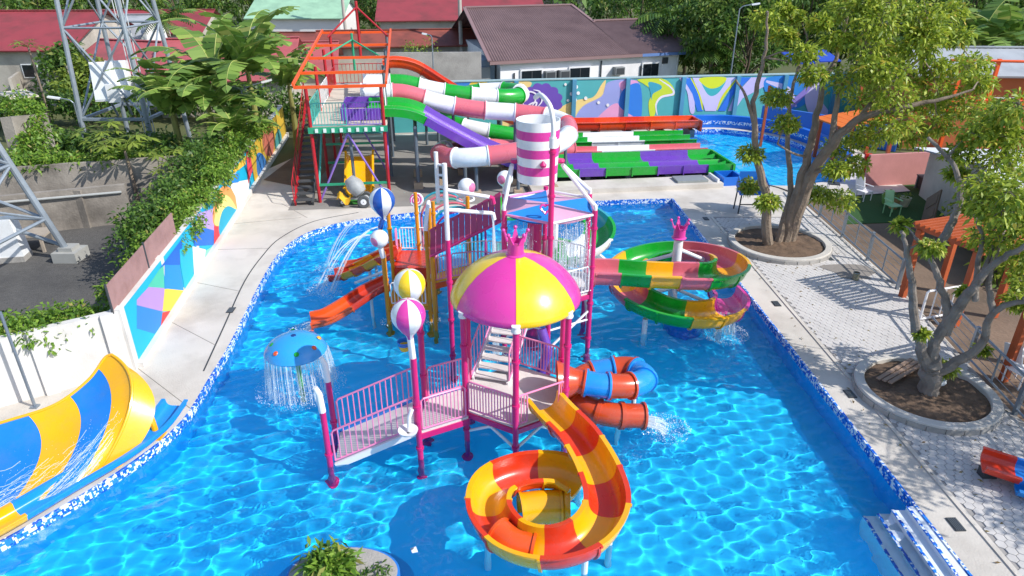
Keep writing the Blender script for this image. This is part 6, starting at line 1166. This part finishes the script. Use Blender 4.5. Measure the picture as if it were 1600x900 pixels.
tag(MB().beam(V(38, 180, 31), V(42, 200, 30.8)-UP*1.0, .5, 2.4, (0, 1, 0)).build('stub_wall', M_OLDWALL), 'old cement stub wall poking out of the vines', 'wall')
hedge('dark shrubs under the lattice tower', [(-25, 36, 1.2), (-21, 34.5, 1.4), (-18, 34, 1.4), (-15.5, 31, 1.5)], 1.2, 26, 180, .28, LEAF_B, 38); hedge('dense green shrubs behind the lattice tower', [(-33, 44, 1.4), (-27, 45, 1.5), (-22, 46, 1.6), (-16, 44, 1.8), (-12.5, 43, 1.8)], 1.6, 30, 180, .34, LEAF_B, 39); hedge('grass and shrubs in front of the far sheds', [V(590, 85, 54)*Vector((1,1,0))+UP*.3, V(720, 84, 55)*Vector((1,1,0))+UP*.4], .7, 16, 120, .25, LEAF_C, 40)
tree('loose_shrub', 'loose grey-green shrub before the patched shed roof', V(652, 80, 54)*Vector((1,1,0)), 4.6, 1.7, 26, 40, .26, LEAF_Y, 41, None, 'shrub', .08); tree('round_bush', 'small dark round bush left of the brown-roofed building', V(702, 84, 54)*Vector((1,1,0)), 2.0, 1.3, 16, 90, .22, LEAF_B, 42, None, 'shrub', .06)
_rt = random.Random(77); _seen = []
BGT = [(1000, 40, 66, 9, 3.6, 'B'), (1050, 60, 60, 8, 3.2, 'D'), (1095, 60, 57, 8.5, 3.4, 'B'), (1130, 70, 54, 7.5, 3.0, 'D'), (1170, 70, 52, 8, 3.0, 'B'), (960, 20, 84, 9, 4, 'B'), (1100, 20, 75, 10, 4.2, 'D'), (1150, 20, 72, 10, 4.2, 'B'), (1210, 40, 62, 9, 3.6, 'D'), (1260, 40, 60, 9, 3.6, 'B'), (1320, 40, 60, 9, 3.8, 'D'), (1390, 50, 56, 9, 3.6, 'B'), (1450, 50, 56, 8.5, 3.6, 'D'), (1510, 40, 58, 9, 3.8, 'B'), (1560, 40, 58, 9, 3.8, 'D'), (1610, 40, 60, 9, 3.8, 'B'), (880, 0, 115, 10, 5, 'B'), (620, 10, 100, 8, 4.5, 'B'), (580, 5, 105, 8, 4.5, 'D'), (540, 0, 112, 8, 5, 'B'), (500, 0, 120, 8.5, 5, 'D'), (440, 0, 120, 9, 5, 'B'), (390, 5, 110, 9, 5, 'D'), (330, 5, 105, 9, 5, 'B'), (270, 10, 100, 9, 4.5, 'D'), (200, 20, 95, 9, 4.5, 'B'), (130, 15, 95, 9, 4.5, 'D'), (60, 0, 90, 9, 4.5, 'B'), (0, 5, 88, 9, 4.5, 'D'), (100, 80, 52, 4.0, 2.2, 'B'), (125, 90, 50, 3.5, 2.0, 'Y'), (780, 0, 125, 9, 5, 'D'), (700, 0, 130, 9, 5, 'B'), (950, 0, 120, 10, 5, 'D'), (1030, 0, 110, 11, 5, 'B'), (1020, 80, 62, 5, 2.4, 'Y')]
_words = {'B': 'dark green', 'D': 'mid green', 'Y': 'pale yellow-green'}
_where = ['right behind the brown roof gable', 'beside the brown-roofed building end', 'left of the street lamp behind the mural', 'behind the mural wall near the street lamp', 'behind the far shade tree, leftmost', 'over the brown roof valley', 'tall in the second row above the mural lamp', 'tall in the second row right of the mural lamp', 'behind the far shade tree crown, left', 'behind the far shade tree crown, middle left', 'behind the far shade tree crown, middle', 'behind the far shade tree crown, right', 'left of the grey shed roof', 'above the grey shed roof, left', 'above the grey shed roof, middle', 'at the top right corner', 'on the skyline right of the brown ridge', 'on the skyline left of the dark red hip roof', 'on the skyline behind the patched shed', 'on the skyline behind the utility pole', 'on the skyline behind the green roof, right', 'on the skyline behind the green roof, left', 'on the skyline above the tallest banana', 'on the skyline above the pinkish roof', 'on the skyline between lattice cables', 'on the skyline right of the lattice tower', 'on the skyline behind the lattice tower', 'on the skyline behind the far left red roof', 'at the top left corner', 'low beside the far left red roof', 'low at the foot of the far left house', 'on the skyline behind the brown ridge, middle', 'on the skyline behind the dark red hip roof', 'on the skyline over the building corner', 'on the skyline over the palms', 'low beside the building end wall']
for k, (px, py, Y, h, r, m) in enumerate(BGT):
    b = V(px, py, Y); tree('leafy_tree', f'{_words[m]} leafy tree {_where[k]}', (b.x, Y, .08), h*_rt.uniform(.92, 1.1), r, 30, 95 if Y < 80 else 60, .42 if Y < 80 else .62, {'B': LEAF_B, 'D': LEAF_D, 'Y': LEAF_Y}[m], 100+k, 'background trees')
for px, py, Y, h, L, lb in ((1035, 60, 58, 5.5, 3.4, 'palm with drooping fronds behind the brown building end'), (1075, 45, 62, 6.5, 3.4, 'taller palm among the trees right of the brown roof'), (1110, 90, 53, 3.5, 2.8, 'low palm behind the mural wall'), (985, 10, 90, 8, 4, 'distant palm over the brown roof'), (262, 45, 60, 5.2, 2.8, 'dark palm left of the banana plants')): b = V(px, py, Y); fronds(lb, (b.x, Y, .08), h, 17, L, int(px))
for k, (px, Y, lb) in enumerate(((1530, 47, 'banana plant above the grey shed roof, left'), (1575, 47, 'banana plant above the grey shed roof, right'))): b = V(px, 60, Y); bananas(lb, (b.x, Y, .1), 8.5, 11, 60+k, 'banana plants at the far right')
hedge('green shrubs below the white flat roof shed', [(16.5, 20.5, .8), (17.5, 22.5, 1.1), (17.6, 25, 1.3)], .8, 14, 170, .24, LEAF_A, 43); hedge('far undergrowth filling the ground between houses', [(-60, 75, 1), (-20, 88, 1), (20, 88, 1), (60, 80, 1)], 2.6, 60, 90, .7, LEAF_B, 44, 'undergrowth', 'undergrowth')
far = MB(); tag(crown_mesh(None, [(-160+320*i/90, 150+40*math.sin(i*1.7), 3+2.5*math.sin(i*2.3)) for i in range(91)], 7, 200, 1.4, .8, LEAF_B, 45, 'far_treeline'), 'dark tree line closing off the distance', 'tree line', kind='stuff')
# ------------------------------------------------------------------ falling water, jets and foam
M_FOAM = mat('white_water', (.86, .93, .97), .25, .03, 8)
def spray_mat():
    m = bpy.data.materials.new('water_strands'); m.use_nodes = True; nt = m.node_tree; b = nt.nodes['Principled BSDF']; b.inputs['Base Color'].default_value = (.85, .94, 1, 1); b.inputs['Roughness'].default_value = .15; b.inputs['Alpha'].default_value = .38; return m
M_SPRAY = spray_mat()
def drops(P, S, rng):
    """little tetrahedral drops"""
    n = len(P); A = rng.normal(size=(n, 3)); A /= np.linalg.norm(A, axis=1)[:, None]; B = np.cross(A, rng.normal(size=(n, 3))); B /= np.linalg.norm(B, axis=1)[:, None]; C = np.cross(A, B); S = np.asarray(S).reshape(-1, 1)*np.ones((n, 1))
    v = [P+A*S, P-A*S*.4+B*S, P-A*S*.4-B*S*.5+C*S*.8, P-A*S*.4-B*S*.5-C*S*.8]; T_ = [(0, 1, 2), (0, 2, 3), (0, 3, 1), (1, 3, 2)]; return np.concatenate([np.stack([v[i] for i in t], 1).reshape(-1, 3) for t in T_])
def watery(name, label, strands, P, S, seed):
    """strands: list of (pts, r); P,S: drop centres and sizes"""
    rng = np.random.RandomState(seed); mb = MB()
    for pts, r in strands: mb.tube(pts, r, 4, False)
    if strands: o = mb.build(name, M_SPRAY)
    dm = fast_mesh(name if not strands else 'foam', drops(np.array(P), np.array(S), rng), 3, M_FOAM, o if strands else None)
    if not strands: o = dm
    tag(o, label, 'water', kind='stuff'); return o
def ring_foam(c, r, n, rng, z=.0, h=.06): a = rng.uniform(0, 6.283, n); q = r*rng.uniform(0, 1, n)**.6; return [(c[0]+q[i]*math.cos(a[i]), c[1]+q[i]*math.sin(a[i]), z+abs(rng.normal())*h) for i in range(n)]
rw = np.random.RandomState(5); st_, P, S = [], [], []
for k in range(130):
    a = rw.uniform(0, 6.283); r = .76+rw.uniform(-.03, .03); r2 = r+rw.uniform(.02, .16); p0 = MC+Vector((r*math.cos(a), r*math.sin(a), 1.07)); p1 = MC+Vector((r2*math.cos(a), r2*math.sin(a), .0)); m_ = (p0+p1)/2+UP*.12; st_.append(([p0, p0.lerp(m_, .6)+UP*.02, m_, p1.lerp(m_, .4), p1], rw.uniform(.004, .011)))
    for q in range(22): t = rw.uniform(.2, 1)**.8; P.append(p0.lerp(p1, t)+Vector(rw.normal(size=3))*.04); S.append(rw.uniform(.005, .012))
P += ring_foam(MC, 1.15, 2600, rw, 0, .05); S += list(rw.uniform(.004, .013, 2600)); watery('mushroom_curtain', 'curtain of water falling from the blue mushroom cap', st_, P, S, 1)
st_, P, S = [], [], []
for k, (x, y) in enumerate(((572, 372), (585, 358), (560, 350))):
    e = V(x+14, y-4, 21.8+.4*k); tip = G((500, 517, 512)[k], (455, 458, 420)[k], 0)
    for j in range(7):
        o = Vector(rw.normal(size=3))*.04; pts = []
        for i in range(15): t = i/14; p = e.lerp(tip, t); pts.append(p+UP*(1.1*4*t*(1-t))*.55+o*t*2)
        st_.append((pts, rw.uniform(.006, .013)))
        for i in range(30): t = rw.uniform(.1, 1); p = e.lerp(tip, t); P.append(p+UP*(1.1*4*t*(1-t))*.55+o*t*2+Vector(rw.normal(size=3))*.05*t); S.append(rw.uniform(.005, .012))
    P += ring_foam(tip, .45, 350, rw); S += list(rw.uniform(.004, .014, 350))
watery('water_jets', 'arching water jets landing left of the toddler slides', st_, P, S, 2)
def pour(label, a, b, w, n, seed, rr=.5, nf=250, name='slide_outflow'):
    st_, P, S = [], [], []; rg = np.random.RandomState(seed); a, b = Vector(a), Vector(b); s = (b-a).cross(UP).normalized() if (b-a).xy.length > .02 else Vector((1, 0, 0))
    for k in range(n):
        q = rg.uniform(-.5, .5)*w; p0 = a+s*q; p1 = b+s*q*1.3+Vector((rg.uniform(-.1, .1), rg.uniform(-.1, .1), 0)); m_ = p0.lerp(p1, .55); m_.z = p0.z*.75+p1.z*.25; st_.append((spl([p0, m_, p1], 3), rg.uniform(.006, .016)))
        for i in range(5): P.append(p0.lerp(p1, rg.uniform(.3, 1))+Vector(rg.normal(size=3))*.05); S.append(rg.uniform(.008, .02))
    nf = nf*3; P += ring_foam(b, rr, nf, rg, 0, .045); S += list(rg.uniform(.004, .015, nf)); watery(name, label, st_, P, S, seed)
pour('water pouring from the burnt-orange tube mouth', (3.2, 13.1, .15), (3.6, 13.0, 0), .45, 40, 3, .6); pour('water pouring off the end of the crowned helix', (6.35, 18.0, .45), (6.25, 17.5, 0), .5, 36, 4, .7, 420); pour('water running off the front toddler slide', (-5.95, 17.75, .16), (-6.2, 17.65, 0), .5, 20, 5, .4, 160); pour('water running off the patchwork toddler slide', (-6.1, 21.0, .18), (-6.3, 21.05, 0), .5, 20, 6, .5, 200); pour('water foaming under the yellow flume exit', (.45, 9.9, .2), (.5, 9.75, 0), .5, 26, 7, .55, 300)
pour('thin shower falling from the white spout arms', (-.48, 16.3, 4.05), (-.45, 16.3, .0), .5, 46, 8, .4, 100, 'spout_shower')
for i, j, lb in ((0, 1, 'sheet of water falling from the front right sail edge'), (5, 0, 'sheet of water falling from the front left sail edge')):
    st_, P, S = [], [], []; rg = np.random.RandomState(9+i)
    for k in range(120 if i == 0 else 26): t = rg.uniform(.03, .97); p = BH[i].lerp(BH[j], t)+Vector((BH[i].lerp(BH[j], t)-Vector((*BC, 0))))*rg.uniform(-.18, .06); zt = rg.uniform(2.9, 3.95); L_ = rg.uniform(.6, 2.2); st_.append(([p+UP*zt, p+UP*max(1.75, zt-L_)], rg.uniform(.004, .010))); P += [p+UP*rg.uniform(1.8, 3.9)+Vector(rg.normal(size=3))*.06 for _ in range(9)]; S += list(rg.uniform(.006, .018, 9))
    watery('roof_waterfall', lb, st_, P, S, 10+i)
for k, (x, y) in enumerate(((-3.72, 18.25), (-2.46, 18.25))): P = ring_foam((x, y), .3, 90, rw); watery('post_splash', ('foam round the left front amber post', 'foam round the right front amber post')[k], [], P, rw.uniform(.008, .022, 90), 20+k)
# water film and foam running down the banked slide
st_, P, S = [], [], []
for k in range(210):
    t0 = rw.uniform(.1, .9); u = abs(rw.normal())*.2; pts = []; ph = rw.uniform(0, 6); ln = rw.randint(3, 8)
    for i in range(ln):
        a, m, b = secat(max(0, t0-.021*i)); pts.append(bez(a, m, b, max(.0, min(.6, u+.022*math.sin(ph+1.4*i)-.018*i)))+Vector((0, 0, .006)))
    st_.append((pts, rw.uniform(.002, .007)))
for k in range(1500): a, m, b = secat(rw.uniform(.05, .85)); P.append(bez(a, m, b, abs(rw.normal())*.2)+UP*.012); S.append(rw.uniform(.003, .008))
watery('slide_water', 'white streaks of water running down the banked slide', st_, P, S, 30)
